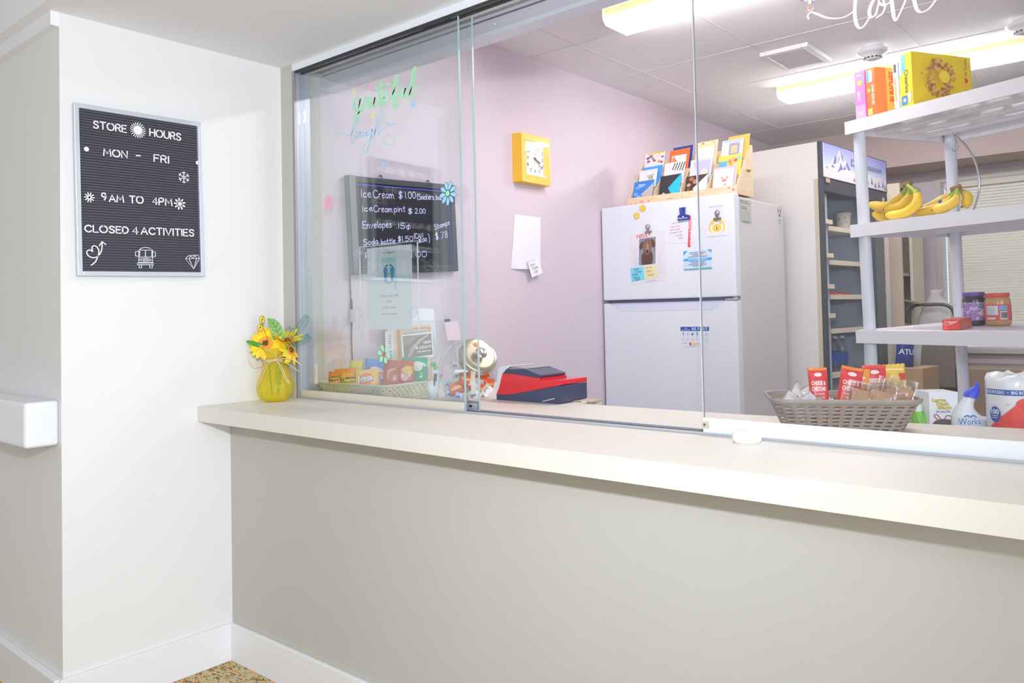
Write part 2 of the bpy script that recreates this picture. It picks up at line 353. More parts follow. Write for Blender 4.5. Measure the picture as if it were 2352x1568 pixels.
# ================================================================== the setting
CREAM=M('#eceae9',.75,spec=.25,noise=.015,nscale=3,bump=.06,bscale=260)
SAGE=M('#c6c3bc',.7,spec=.25,noise=.02,nscale=4,bump=.06,bscale=260)
LILAC=M('#dacdd6',.75,spec=.2,noise=.015,nscale=3,bump=.05,bscale=260)
WHITE=M('#f1f0f3',.45,spec=.4)
SOFF=M('#f4f3f6',.8,spec=.2,noise=.01,nscale=4)
CEILW=M('#f1f0f1',.85,spec=.2,noise=.015,nscale=6,bump=.1,bscale=180)
BROWNW=M('#c4b4b0',.8,spec=.2,noise=.02,nscale=4)
ALU=M('#c9ccd6',.35,metal=.6,spec=.5)
ALUW=M('#eef0f6',.35,spec=.5)
DARK=M('#38383c',.6)
def wall(name,lo,hi,m,extra=None):
    b=MB(m).box(lo,hi)
    return struct(b.build(name))
wall('floor',(-3.2,-3.5,-.06),(5.6,.03,0),CARPET())
wall('floor_shop',(-.25,.03,-.06),(4.9,5.3,0),M('#b9b4ae',.5,noise=.05,nscale=12))
wall('wall_left',(-3.2,-.542,0),(0,.346,2.44),CREAM)
wall('wall_corner',(0,.219,.875),(.068,.346,2.093),SAGE)
wall('wall_front',(0,0,0),(4.9,.07,.8255),SAGE)
wall('wall_hall_back',(-3.2,-3.6,0),(5.6,-3.5,2.44),M('#e8eaee',.8,noise=.02,nscale=3))
wall('ceiling_hall',(-3.2,-3.6,2.44),(5.6,-.6,2.5),CEILW)
wall('ceiling_soffit',(-3.2,-.6,2.093),(4.9,.346,2.5),SOFF)
b=MB(LILAC).box((-.25,.346,0),(.068,5.3,2.44)); struct(b.build('wall_shop_left'))
wall('wall_shop_right',(4.6,.07,0),(4.9,5.3,2.44),LILAC)
wall('ceiling_shop',(-.25,.346,2.44),(4.9,5.3,2.5),CEILW)
wall('trim_1',(-3.2,-.566,2.05),(0,-.542,2.093),SOFF)                 # moulding along the hall wall
# back wall of the shop with a window opening x 1.17..2.9, z .95..2.05
b=MB(LILAC).box((-.25,5.05,0),(1.17,5.15,2.44)).box((2.95,5.05,0),(4.9,5.15,2.44)).box((1.17,5.05,0),(2.95,5.15,.85)).box((1.17,5.05,2.06),(2.95,5.15,2.44))
struct(b.build('wall_back'))
wall('trim_2',(.068,4.62,2.15),(4.6,5.05,2.44),BROWNW)                # dropped bulkhead
# faint tile joints on the shop ceiling
b=MB(M('#e2dfdf',.9))
for x in (.35,.96,1.57,2.18,2.79): b.box((x,.4,2.4385),(x+.006,4.62,2.4405))
for y in (1.0,1.61,2.22,2.83,3.44,4.05): b.box((.07,y,2.4385),(4.5,y+.006,2.4405))
struct(b.build('trim_3'))
# baseboards
def board(name,lo,hi): return struct(MB(WHITE).box(lo,hi).build(name,bevel=.003))
board('baseboard_left',(0,-.554,0),(.012,0,.126)); board('baseboard_front',(.0121,-.014,0),(4.8,-.0003,.126))
board('baseboard_hall',(-3.2,-.566,0),(-.0002,-.5423,.126))
# window unit of the counter: track frame
b=MB(ALUW)
b.box((.068,.224,2.068),(4.8,.29,2.0925))
b.box((.068,.226,2.060),(4.8,.232,2.068),DARK).box((.068,.25,2.06),(4.8,.26,2.068),DARK)
struct(b.build('trim_4'))
b=MB(M('#cfcbd6',.5,metal=.2)).box((.078,.346,2.03),(4.6,.40,2.44)).box((.078,.338,2.018),(4.6,.40,2.031),M('#dde0ea',.35,metal=.3)).box((.08,.3445,2.0305),(4.6,.346,2.0335),M('#8890a0',.5))
b.box((.082,.344,2.07),(4.6,.346,2.0745),M('#6d6a78',.5))
for x in (.1,.95,1.9):
    b.sphere((x,.3455,2.052),.004,M('#e8e8ee',.3,metal=.6),8,5)
struct(b.build('trim_5'))
b=MB(ALU).box((.068,.226,.8755),(4.8,.236,.8805)).box((.068,.236,.8755),(4.8,.27,.8765),DARK).box((.068,.27,.8755),(4.8,.278,.8815))
struct(b.build('trim_6'))
b=MB(M('#a5a5a9',.4,metal=.5)).box((.068,.222,.8755),(.0795,.232,2.068)).box((.0745,.232,.8755),(.0795,.29,2.068),M('#b9bfc8',.4,metal=.4))
struct(b.build('trim_7'))

# ================================================================== countertop and what belongs to it
CT=M('#e9e3d8',.42,spec=.45,noise=.012,nscale=5)
b=MB(CT).prism([(.0005,-.12),(4.75,-.12),(4.75,.72),(2.3,.708),(1.58,.605),(1.06,.592),(1.06,.72),(.6,.72),(.42,1.05),(.0695,1.05),(.0695,.2185),(.0005,.2185)],.826,.8752)
o=tag(b.build('countertop',bevel=.0015),'long cream laminate countertop running through the shop window','countertop')
# ================================================================== sliding panes
GT=GLASS('pane_glass_tinted',(.982,.994,.995),(.98,1,1),1.56,0,.014); GP=GLASS('pane_glass_plain',(.975,.978,.982),(1,1,1),1.45)
EDGE=M('#a9bfc0',.25,spec=.6); EDGE2=M('#c9cdd2',.25,spec=.6)
RAILC=M('#ded6c8',.45); 
def pane(x0,x1,y,z1,glass,rail,railh,label,edge,e0=False):
    t=thing('sliding_glass_pane',label,'glass pane',((x0+x1)/2,y,.878),group='sliding panes of the shop window')
    w=(x1-x0)/2
    g=MB(glass).box((-w,-.003,.0),(w,.003,z1-.878)).build('glass',t)
    e=MB(edge).box((w,-.0032,0),(w+.0022,.0032,z1-.878)) if not e0 else MB(edge).box((-w-.0022,-.0032,0),(-w,.0032,z1-.878))
    e.build('polished_edge',t)
    MB(rail).box((-w,-.0085,.0),(w,-.0032,railh)).build('bottom_rail',t,bevel=.001)
    return t
PA=pane(.0805,.8965,.2426,2.062,GT,RAILC,.026,'tinted front sliding glass pane with the words grateful and laugh, beside the vase',EDGE)
PB=pane(.0805,.931,.266,2.062,GT,M('#b9bec9',.35,metal=.5),.024,'tinted sliding glass pane directly behind the lettered one',EDGE)
PC=pane(1.671,3.35,.2426,2.062,GP,ALUW,.036,'clear sliding glass pane with the word love, in front of the brown snack basket',EDGE2,True)
PULL=VEIL('clear_plastic_pull',(.95,.95,.93),'#e9e6da',.45)
MB(PULL).box((-.006,-.012,.05),(.006,-.0035,.123)).build('finger_pull',PA,bevel=.002,loc=(.171-.4885,0,0))
MB(PULL).box((-.0065,-.012,.05),(.0065,-.0035,.118)).build('finger_pull',PB,bevel=.002,loc=(.915-.50575,-.0,0))
c=MB(M('#8f949e',.35,metal=.7)).box((.889,.258,.8835),(.9315,.2625,.9065)).box((.897,.2575,.89),(.91,.2582,.8945),DARK)
c.build('end_clip',PB,loc=(-.50575,-.266,-.878))
c=MB(M('#d8cfbd',.4,metal=.3)).box((1.667,.2338,.889),(1.687,.2342,.906)); c.at(frame((1.675,.2337,.8975),(1,0,0),(0,0,1))).disc(0,0,.0035,M('#7f8690',.3,metal=.7))
c.build('end_clip',PC,loc=(-2.5105,-.2426,-.878))
# ================================================================== ceiling fittings in the shop
TUBE=M('#fff6e4',.5,em='#f6f6ff',ems=160); LENS=VEIL('ribbed_light_lens',(1,.985,.95),'#ffe6c2',.5,.4)
def fixture(x0,y0,label):
    t=thing('ceiling_light',label,'ceiling light',(x0+.61,y0+.105,2.44),group='fluorescent lights on the shop ceiling')
    MB(M('#f3efe6',.5)).box((-.61,-.075,-.022),(.61,.075,-.0005)).build('housing',t)
    for s in (-1,1): MB(TUBE).tube([(-.56,.045*s,-.04),(.56,.045*s,-.04)],.0125,10).build('tube_lamp',t)
    b=MB(LENS); P=[(-.105,-.0005),(-.105,-.045),(-.085,-.066),(.085,-.066),(.105,-.045),(.105,-.0005)]
    b.loft([[(x,y,z) for y,z in P] for x in (-.61,.61)],LENS,False,caps=True)
    b.build('lens',t)
    MB(M('#efe6d2',.5)).loft([[(x,y*1.01,z*1.02) for y,z in P] for x in (-.616,-.6105)],None,False).build('end_cap',t)
    return t
fixture(.70,1.325,'twin-tube fluorescent light nearest the counter, over the fridge side of the shop')
fixture(.765,3.02,'twin-tube fluorescent light farther back, behind the cereal boxes')
t=thing('air_vent','square white louvred air vent in the shop ceiling','air vent',(1.065,2.525,2.44))
VW=M('#e3e2e4',.5)
b=MB(VW)
for s in ((-.12,-.17,-.09,.17),(.09,-.17,.12,.17),(-.09,-.17,.09,-.135),(-.09,.135,.09,.17)): b.box((s[0],s[1],-.022),(s[2],s[3],-.0005))
b.build('frame',t,bevel=.004); MB(M('#8d949e',.8)).box((-.09,-.135,-.003),(.09,.135,-.0008)).build('duct_opening',t)
for k in range(9):
    MB(VW).at(TR(0,-.12+.03*k,-.012)@RX(math.radians(-38))).box((-.09,-.011,-.0008),(.09,.011,.0008)).build('slat',t)
def smoke(x,y,label):
    t=thing('smoke_detector',label,'smoke detector',(x,y,2.44),group='smoke detectors on the shop ceiling')
    MB(M('#e9e8ea',.4)).lathe([(.05,-.0005),(.052,-.012),(.076,-.03),(.076,-.035),(.062,-.044),(.047,-.052),(.042,-.062),(.04,-.07),(.02,-.073)],32).build('housing',t)
    d=MB(M('#55585e',.7))
    for k in range(14):
        d.at(RZ(2*PI*k/14)).box((.0395,-.006,-.068),(.0425,.006,-.061))
    d.build('grille',t); return t
smoke(1.40,2.64,'round white smoke detector on the shop ceiling beside the air vent'); smoke(2.02,2.73,'white smoke detector above the upright of the tall shelf, only partly in frame')
t=thing('sprinkler_head','chrome fire sprinkler hanging from the shop ceiling','sprinkler',(1.40,1.80,2.44))
CH=M('#cfd0d4',.2,metal=.9)
MB(CH).lathe([(.045,-.0005),(.044,-.006),(.03,-.012),(.014,-.014)],24).build('escutcheon',t)
b=MB(CH).lathe([(.01,-.012),(.01,-.035),(.006,-.04)],12); b.tube([(.009,0,-.035),(.012,0,-.048),(.004,0,-.066)],.002).tube([(-.009,0,-.035),(-.012,0,-.048),(-.004,0,-.066)],.002).lathe([(.019,-.066),(.019,-.068)],16)
b.build('nozzle',t); MB(M('#d8705a',.3)).tube([(0,0,-.04),(0,0,-.064)],.0025).build('glass_bulb',t)
# ================================================================== hand rail
t=thing('handrail','white rounded handrail along the hall wall at the corner','handrail',(-.017,-.59,.87))
b=MB(M('#efeff2',.4)).box((-3.0,-.045,-.066),(0,.0475,.066)); b.build('rail',t,bevel=.012,seg=3)
# ================================================================== measured drawings (metres)
LBL=[
  ('STORE',-0.4532,1.7565,-0.3511,1.7577,0.025),
  ('HOURS',-0.2804,1.7593,-0.1737,1.7592,0.0263),
  ('MON',-0.424,1.6763,-0.3487,1.6775,0.0244),
  ('FRI',-0.2672,1.678,-0.2151,1.6782,0.026),
  ('9',-0.4306,1.5381,-0.4136,1.5386,0.025),
  ('AM',-0.4079,1.5347,-0.3609,1.5368,0.0244),
  ('TO',-0.3454,1.5367,-0.2996,1.539,0.0249),
  ('4PM',-0.2735,1.5386,-0.2056,1.5396,0.0255),
  ('CLOSED',-0.4803,1.4366,-0.3473,1.4394,0.0238),
  ('4',-0.3377,1.4392,-0.3174,1.4397,0.0249),
  ('ACTIVITIES',-0.3106,1.4401,-0.1313,1.4439,0.0251),
]
ICO =[ [(-0.3165,1.7727),(-0.3021,1.7751),(-0.3163,1.7969)],[(-0.4723,1.6900),(-0.4654,1.6910)],[(-0.1172,1.6948),(-0.1104,1.6957)],[(-0.1659,1.6395),(-0.1468,1.6417),(-0.1657,1.6586)],[(-0.4649,1.5439),(-0.4515,1.5453),(-0.4649,1.5585)],[(-0.1812,1.5497),(-0.1602,1.5516),(-0.1810,1.5687)],[(-0.3229,1.6909),(-0.3097,1.6919)] ]
HEART =[ [(-0.4611,1.3380),(-0.4490,1.3486),(-0.4408,1.3671),(-0.4383,1.3818),(-0.4434,1.3933),(-0.4521,1.3976),(-0.4584,1.3918),(-0.4567,1.3792),(-0.4636,1.3843),(-0.4722,1.3803),(-0.4719,1.3702),(-0.4627,1.3626),(-0.4506,1.3613),(-0.4384,1.3691),(-0.4302,1.3859),(-0.4286,1.4098)],[(-0.4371,1.3983),(-0.4286,1.4116),(-0.4181,1.4030)] ]
BUS =[ [(-0.3167,1.3904),(-0.3091,1.3968),(-0.2958,1.4005),(-0.2817,1.3982),(-0.2728,1.3924),(-0.3167,1.3904)],[(-0.3167,1.3904),(-0.3178,1.3513),(-0.2732,1.3529),(-0.2728,1.3924)],[(-0.3137,1.3867),(-0.3143,1.3685),(-0.2757,1.3700),(-0.2756,1.3885)],[(-0.2959,1.3902),(-0.2961,1.3692)],[(-0.3175,1.3873),(-0.3273,1.3850),(-0.3274,1.3710),(-0.3176,1.3714)],[(-0.2729,1.3871),(-0.2640,1.3867),(-0.2641,1.3713),(-0.2730,1.3709)],[(-0.3045,1.3643),(-0.2873,1.3650)],[(-0.3045,1.3601),(-0.2874,1.3608)],[(-0.3045,1.3560),(-0.2874,1.3566)],[(-0.3227,1.3493),(-0.2705,1.3510),(-0.2706,1.3456),(-0.3227,1.3440),(-0.3227,1.3493)],[(-0.3160,1.3442),(-0.3161,1.3343),(-0.3089,1.3345),(-0.3088,1.3444)],[(-0.2821,1.3453),(-0.2822,1.3346),(-0.2745,1.3348),(-0.2744,1.3455)] ]
BUSL =[ [(-0.3106,1.3603)],[(-0.2816,1.3606)] ]
DIA =[ [(-0.1633,1.3686),(-0.1541,1.3788),(-0.1194,1.3831),(-0.1140,1.3724),(-0.1346,1.3357),(-0.1633,1.3686),(-0.1140,1.3724)],[(-0.1509,1.3694),(-0.1446,1.3792),(-0.1384,1.3707),(-0.1299,1.3814),(-0.1246,1.3716)],[(-0.1509,1.3694),(-0.1346,1.3357),(-0.1246,1.3716)] ]
GRATE =[ [(0.4352,1.8991),(0.4180,1.9044),(0.4039,1.8931),(0.3985,1.8781),(0.4064,1.8647),(0.4221,1.8698),(0.4331,1.8896),(0.4364,1.8989),(0.4295,1.8665),(0.4245,1.8435),(0.4160,1.8244),(0.4065,1.8208),(0.4024,1.8315),(0.4141,1.8474),(0.4342,1.8577),(0.4455,1.8651)],[(0.4416,1.8603),(0.4519,1.8781),(0.4585,1.8966),(0.4605,1.9033)],[(0.4514,1.8565),(0.4582,1.8849),(0.4670,1.8958),(0.4767,1.8963),(0.4789,1.8868),(0.4748,1.8680),(0.4801,1.8631),(0.4863,1.8678)],[(0.5114,1.8911),(0.4960,1.8953),(0.4843,1.8838),(0.4820,1.8655),(0.4909,1.8591),(0.5043,1.8684),(0.5126,1.8901),(0.5085,1.8695),(0.5131,1.8609),(0.5251,1.8703)],[(0.5456,1.9340),(0.5389,1.9005),(0.5358,1.8721),(0.5413,1.8568),(0.5556,1.8665)],[(0.5170,1.9235),(0.5240,1.9167),(0.5441,1.9219),(0.5703,1.9228),(0.5904,1.9175)],[(0.5547,1.8782),(0.5734,1.8853),(0.5783,1.8966),(0.5681,1.9025),(0.5580,1.8929),(0.5546,1.8744),(0.5612,1.8596),(0.5745,1.8610),(0.5904,1.8732)],[(0.5904,1.8732),(0.6144,1.9009),(0.6292,1.9282),(0.6261,1.9394),(0.6169,1.9337),(0.6083,1.9059),(0.6040,1.8706),(0.6084,1.8421),(0.6178,1.8339),(0.6236,1.8423),(0.6217,1.8570),(0.6136,1.8699),(0.6347,1.8798)],[(0.6418,1.8961),(0.6357,1.8758),(0.6398,1.8626),(0.6500,1.8667),(0.6639,1.8910),(0.6595,1.8701),(0.6647,1.8586),(0.6774,1.8621)],[(0.6774,1.8621),(0.6956,1.8920),(0.7116,1.9258),(0.7137,1.9432),(0.7057,1.9464),(0.6966,1.9283),(0.6881,1.8936),(0.6847,1.8682),(0.6903,1.8559),(0.7030,1.8646),(0.7183,1.8930)] ]
LAUGH =[ [(0.2937,1.8045),(0.3121,1.8040),(0.3347,1.7995),(0.3570,1.7890),(0.3760,1.7831)],[(0.3760,1.7831),(0.4017,1.8037),(0.4242,1.8277),(0.4226,1.8407),(0.4119,1.8370),(0.3956,1.8087),(0.3835,1.7787),(0.3855,1.7584),(0.3943,1.7590),(0.4086,1.7787)],[(0.4337,1.7873),(0.4200,1.7868),(0.4123,1.7761),(0.4165,1.7695),(0.4272,1.7737),(0.4355,1.7882),(0.4333,1.7727),(0.4394,1.7698),(0.4489,1.7809)],[(0.4496,1.7859),(0.4456,1.7727),(0.4535,1.7695),(0.4642,1.7823),(0.4639,1.7706),(0.4723,1.7684)],[(0.4944,1.7851),(0.4812,1.7858),(0.4719,1.7763),(0.4753,1.7679),(0.4869,1.7719),(0.4963,1.7860),(0.4897,1.7617),(0.4738,1.7290),(0.4595,1.7155),(0.4493,1.7229),(0.4588,1.7391),(0.4866,1.7583),(0.5060,1.7715)],[(0.5060,1.7715),(0.5293,1.8018),(0.5446,1.8261),(0.5432,1.8379),(0.5313,1.8316),(0.5175,1.7999),(0.5077,1.7666),(0.5230,1.7866),(0.5300,1.7831),(0.5255,1.7657),(0.5402,1.7690),(0.5639,1.7836),(0.5870,1.7843),(0.6221,1.7843)] ]
SMILE =[ [(0.5503,1.7489),(0.5557,1.7350),(0.5750,1.7213),(0.5958,1.7265),(0.6070,1.7437)],[(0.5718,1.7524)],[(0.5839,1.7524)] ]
FLW =[ [(0.4035,1.9271)],[(0.4908,1.9288)],[(0.5004,1.8320)],[(0.6968,1.8324)],[(0.5521,1.6596)],[(0.5728,1.7905)],[(0.2500,1.5691)],[(0.8449,1.5325)] ]
LOVE =[ [(1.9424,1.7841),(1.9404,1.7902),(1.9473,1.7970),(1.9595,1.7903),(1.9788,1.7772),(1.9979,1.7703),(2.0169,1.7688),(2.0330,1.7744)],[(2.0585,1.8342),(2.0518,1.8410),(2.0444,1.8261),(2.0394,1.7982),(2.0370,1.7744),(2.0388,1.7519),(2.0451,1.7382),(2.0544,1.7402),(2.0656,1.7548)],[(2.0868,1.7996),(2.0764,1.7904),(2.0686,1.7781),(2.0654,1.7640),(2.0696,1.7542),(2.0777,1.7588),(2.0827,1.7743),(2.0854,1.7904),(2.0842,1.8027)],[(2.0786,1.7509),(2.0899,1.7561),(2.0959,1.7684),(2.0946,1.7759),(2.0930,1.7823)],[(2.0862,1.7782),(2.0949,1.7715),(2.1050,1.7755)],[(2.1077,1.7937),(2.1097,1.7647),(2.1136,1.7371),(2.1226,1.7471),(2.1342,1.7722),(2.1368,1.7856)],[(2.1428,1.7722),(2.1557,1.7757),(2.1623,1.7855),(2.1562,1.7919),(2.1506,1.7818),(2.1506,1.7631),(2.1548,1.7468),(2.1626,1.7401),(2.1756,1.7436),(2.1885,1.7574)] ]
SMO=lambda P,n=5:catmull(P,n)
# ================================================================== letter board
t=thing('letter_board','black felt letter board in a silver frame showing the store hours','letter board',(0,-.298,1.57))
FR=M('#d5d7e0',.35,metal=.35)
U=(0,1,.016); fb=frame((0,-.5005,1.3045),U,(0,-.016,1))
b=MB(FR); w,h=.405,.5215
b.at(fb).box((0,0,.0005),(.0145,h,.018)).box((w-.0145,0,.0005),(w,h,.018)).box((.0145,0,.0005),(w-.0145,.0145,.018)).box((.0145,h-.0145,.0005),(w-.0145,h,.018))
kid(b,'frame',t,bevel=.002)
FELT=M('#55545c',.75,spec=.25); b=MB(FELT).at(fb)
N=60; z0=.0145; p=(h-.029)/N; pr_=[(z0,.004)]
for k in range(N): pr_+=[(z0+p*k+.0004,.0112),(z0+p*(k+.62),.0118),(z0+p*(k+.7),.006),(z0+p*(k+.98),.006)]
pr_+=[(h-.0145,.004)]
b.add([(x,v,d) for v,d in pr_ for x in (.0145,w-.0145)],[(2*i,2*i+1,2*i+3,2*i+2) for i in range(len(pr_)-1)])
kid(b,'felt_panel',t)
LW=M('#f3f2f6',.4); PL=frame((.0122,0,0),(0,1,0),(0,0,1))
def letters(s,y0,z0,y1,z1,h,lw):
    tot=sum(GL[c][0]+.2 for c in s)-.2; L=math.hypot(y1-y0,z1-z0)-lw; kx=L/tot; rot=math.atan2(z1-z0,y1-y0); cx=0; co,si=math.cos(rot),math.sin(rot)
    for c in s:
        b=MB(LW).at(PL)
        for st in GL[c][1]:
            P=[]
            for a,q in (catmull(st[1:],6) if st[0]=='~' else st):
                a=(a+cx)*kx+lw/2; q=lw/2+q*(h-lw); P.append((y0+a*co-q*si,z0+a*si+q*co))
            b.stroke(P,lw,LW,0,.0022)
        kid(b,'letter',t); cx+=GL[c][0]+.2
for s,y0,z0,y1,z1,hh in LBL: letters(s,y0,z0,y1,z1,hh,.0038)
def icon(name,fn):
    b=MB(LW).at(PL); fn(b); kid(b,name,t)
def pt(i,k=0): return ICO[i][k]
def rays(b,c,r0,r1,n,w,a0=0):
    for k in range(n):
        a=a0+2*PI*k/n; b.stroke([(c[0]+r0*math.cos(a),c[1]+r0*math.sin(a)),(c[0]+r1*math.cos(a),c[1]+r1*math.sin(a))],w,LW,0,.0022)
def solid(b,c,r,n=20):
    b.prism([(c[0]+r*math.cos(2*PI*k/n),c[1]+r*math.sin(2*PI*k/n)) for k in range(n)],0,.0022,LW)
def sun(b): solid(b,pt(0),.0142); rays(b,pt(0),.016,.0243,20,.0024)
icon('sun_symbol',sun)
icon('dot_symbol',lambda b:solid(b,pt(1),.0072)); icon('dot_symbol',lambda b:solid(b,pt(2),.0066))
def flake(b):
    c=pt(3); rays(b,c,0,.019,6,.0026,PI/6)
    for k in range(6):
        a=PI/6+k*PI/3
        for s in (-1,1):
            x,y=c[0]+.0115*math.cos(a),c[1]+.0115*math.sin(a); b.stroke([(x,y),(x+.0075*math.cos(a+s*.8),y+.0075*math.sin(a+s*.8))],.0022,LW,0,.0022)
icon('snowflake_symbol',flake)
icon('starburst_symbol',lambda b:rays(b,pt(4),0,.0145,10,.003)); 
def blossom(b): solid(b,pt(5),.0105); rays(b,pt(5),.005,.018,9,.0046,.3)
icon('blossom_symbol',blossom)
icon('dash_symbol',lambda b:b.stroke([pt(6),pt(6,1)],.0036,LW,0,.0022))
def heart(b): b.stroke(SMO(HEART[0]),.0032,LW,0,.0022); b.stroke(HEART[1],.0032,LW,0,.0022)
icon('heart_arrow_symbol',heart)
def bus(b):
    for st in BUS: b.stroke(st,.0019,LW,0,.0022)
    for st in BUSL:
        c=st[0]; b.stroke([(c[0]+.0036*math.cos(PI*k/6),c[1]+.0036*math.sin(PI*k/6)) for k in range(13)],.0016,LW,0,.0022)
icon('bus_symbol',bus)
def dia(b):
    for st in DIA: b.stroke(st,.0019,LW,0,.0022)
icon('diamond_symbol',dia)
# ================================================================== stickers on the panes
GRN=M('#a9f2bd',.5,em='#a9f2bd',ems=.0); BLU=M('#a6dcf8',.5); PNK=M('#f9b6d2',.5); YEL=M('#ecf0a6',.5); OUT=M('#3c5a66',.6); WPK=M('#fdeaf6',.5)
PD=lambda y:Matrix(((1,0,0,0),(0,0,-1,y),(0,1,0,0),(0,0,0,1)))      # (x,z) drawings on a pane, facing the hall
def script(strokes,m,wmin,wmax,parent,name='lettering_decal',y=.2392):
    b=MB(m).at(PD(y))
    for st in strokes:
        P=SMO(st,6); ww=[]
        for i in range(len(P)):
            a=P[max(i-1,0)];c=P[min(i+1,len(P)-1)]; dx,dz=c[0]-a[0],c[1]-a[1]; d=math.hypot(dx,dz) or 1
            ww.append(wmin+(wmax-wmin)*max(0,-dz/d)**1.2*1.0+(wmax-wmin)*.35*max(0,dz/d))
        ww=[sum(ww[max(0,i-3):i+4])/len(ww[max(0,i-3):i+4]) for i in range(len(ww))]
        b.stroke(P,ww,m)
    return kid(b,name,parent)
script(GRATE,GRN,.0032,.0115,PA); script(LAUGH,BLU,.0018,.0052,PA); script(LOVE,WPK,.0022,.0075,PC)
def petal(b,c,a,r0,r1,w,m):
    ca,sa=math.cos(a),math.sin(a); P=[]
    for u,v in ((0,0),(.25,.32),(.6,.5),(.9,.3),(1,0),(.9,-.3),(.6,-.5),(.25,-.32)):
        q=r0+(r1-r0)*u; P.append((c[0]+q*ca-v*w*sa,c[1]+q*sa+v*w*ca))
    b.poly(P,m)
def blossom_decal(c,r,n,m,w,cm,parent,cr,out=0,a0=PI/2,r0=.12):
    b=MB(m).at(PD(.2392))
    for k in range(n):
        a=a0+2*PI*k/n
        if out: petal(b,c,a,r*r0-.001,r+.0012,w+.0024,OUT)
        petal(b,c,a,r*r0,r,w,m)
    if out: b.disc(c[0],c[1],cr+.0016,OUT)
    if cr: b.disc(c[0],c[1],cr,cm)
    kid(b,'flower_decal',parent)
for i,r,m in ((0,.0115,YEL),(1,.0125,PNK),(2,.0125,YEL),(3,.0125,BLU),(4,.011,BLU),(5,.008,BLU)): blossom_decal(FLW[i][0],r,5,m,r*.75,None,PA,0,0,PI/2,.1)
blossom_decal(FLW[6][0],.031,11,PNK,.0105,M('#b9d98a',.5),PA,.0045,0)
blossom_decal(FLW[7][0],.037,9,BLU,.014,GRN,PA,.0085,1,PI/2+.3,.24)
blossom_decal((.536,1.041),.032,6,GRN,.016,None,PA,0,0,PI/2+.35,.25)
b=MB(PNK).at(PD(.2389))
for k in range(6): b.stroke([(.536,1.041),(.536+.012*math.cos(PI/2+.35+k*PI/3+.5),1.041+.012*math.sin(PI/2+.35+k*PI/3+.5))],.002,M('#d9577f',.5))
kid(b,'flower_decal',PA)
b=MB(GRN).at(PD(.2392)); b.stroke(SMO(SMILE[0]),.0024,GRN)
for k in (1,2): b.disc(SMILE[k][0][0],SMILE[k][0][1],.0018,GRN)
kid(b,'smile_decal',PA)
# ================================================================== flyer in a clear holder with suction cups (behind the panes)
t=thing('flyer_holder','clear acrylic flyer holder held to the glass by four suction cups','flyer holder',(.59,.285,1.26))
ACR=GLASS('acrylic',(.985,.99,.99),(1,1,1),1.49)
fm=PD(.2850)@TR(-.0615,0,0)
b=MB(ACR).at(fm).box((.421,1.118,-.0030),(.716,1.405,-.0010)); kid(b,'acrylic_sheet',t)
b=MB(M('#eef5f8',.3)).at(fm).box((.713,1.118,-.0035),(.7165,1.402,-.0005)).box((.421,1.118,-.0035),(.4235,1.405,-.0005)).box((.421,1.4045,-.0035),(.7165,1.4065,-.0005)); kid(b,'sheet_edge',t)
for k,(x,z) in enumerate(((.426,1.385),(.705,1.375),(.425,1.178),(.700,1.176))):
    b=MB(VEIL('suction_cup_vinyl',(.96,.97,.98),'#dfe6ee',.22,.08)).at(fm@TR(x,z,.0003)); b.lathe([(.0195,.0105),(.019,.0085),(.013,.004),(.007,.001),(.0065,-.002)],24,caps=False); b.lathe([(.0065,.0),(.006,-.0085),(.0001,-.009)],14,caps=False)
    kid(b,'suction_cup',t)
PW=M('#f7fbff',.6)
t=thing('flyer','white flyer for a foot doctor visit with two blue footprints, in the clear holder','flyer',(.57,.288,1.26))
b=MB(PW).at(fm).box((.459,1.1205,-.0054),(.683,1.3975,-.0044)); b.at(fm@TR(0,0,-.0043)); b.lay=0
TX=M('#444a50',.7); TX2=M('#7f878d',.7); LB_=M('#c3e7f2',.6); FT=M('#2f9bd9',.5)
b.ft('Dr. Heligman',.571,1.374,.0075,TX); b.rect(.532,1.285,.609,1.36,M('#d5eff6',.6)); b.rect(.532,1.348,.609,1.361,LB_); b.rect(.597,1.25,.609,1.361,M('#cdeaf3',.6))
for s in (-1,1):
    cx=.571+s*.0145
    b.poly(SMO([(cx-s*.001,1.281),(cx+s*.007,1.283),(cx+s*.0105,1.305),(cx+s*.0125,1.32),(cx+s*.005,1.329),(cx-s*.006,1.325),(cx-s*.0085,1.315),(cx-s*.005,1.305),(cx-s*.0045,1.29),(cx-s*.001,1.281)],4)[:-1],FT)
    for k in range(5): b.disc(cx+s*(-.007+.0048*k),1.3345-.0016*k*k*.6,.0026-.0003*k,M('#222d36',.6),10,.0033-.0004*k)
b.poly([(.571,1.296),(.578,1.307),(.5745,1.312),(.571,1.3085),(.5675,1.312),(.564,1.307)],M('#e6b94a',.5)); b.ft('PODIATRY',.571,1.273,.004,TX)
b.ft('Thursday, August 28th',.571,1.230,.0072,TX2); b.ft('9:30am',.571,1.2105,.0068,TX2); b.ft('1st Floor Library',.571,1.19,.0072,TX2); b.ft('Sign up in the book',.571,1.1695,.0072,TX2)
kid(b,'printed_sheet',t)
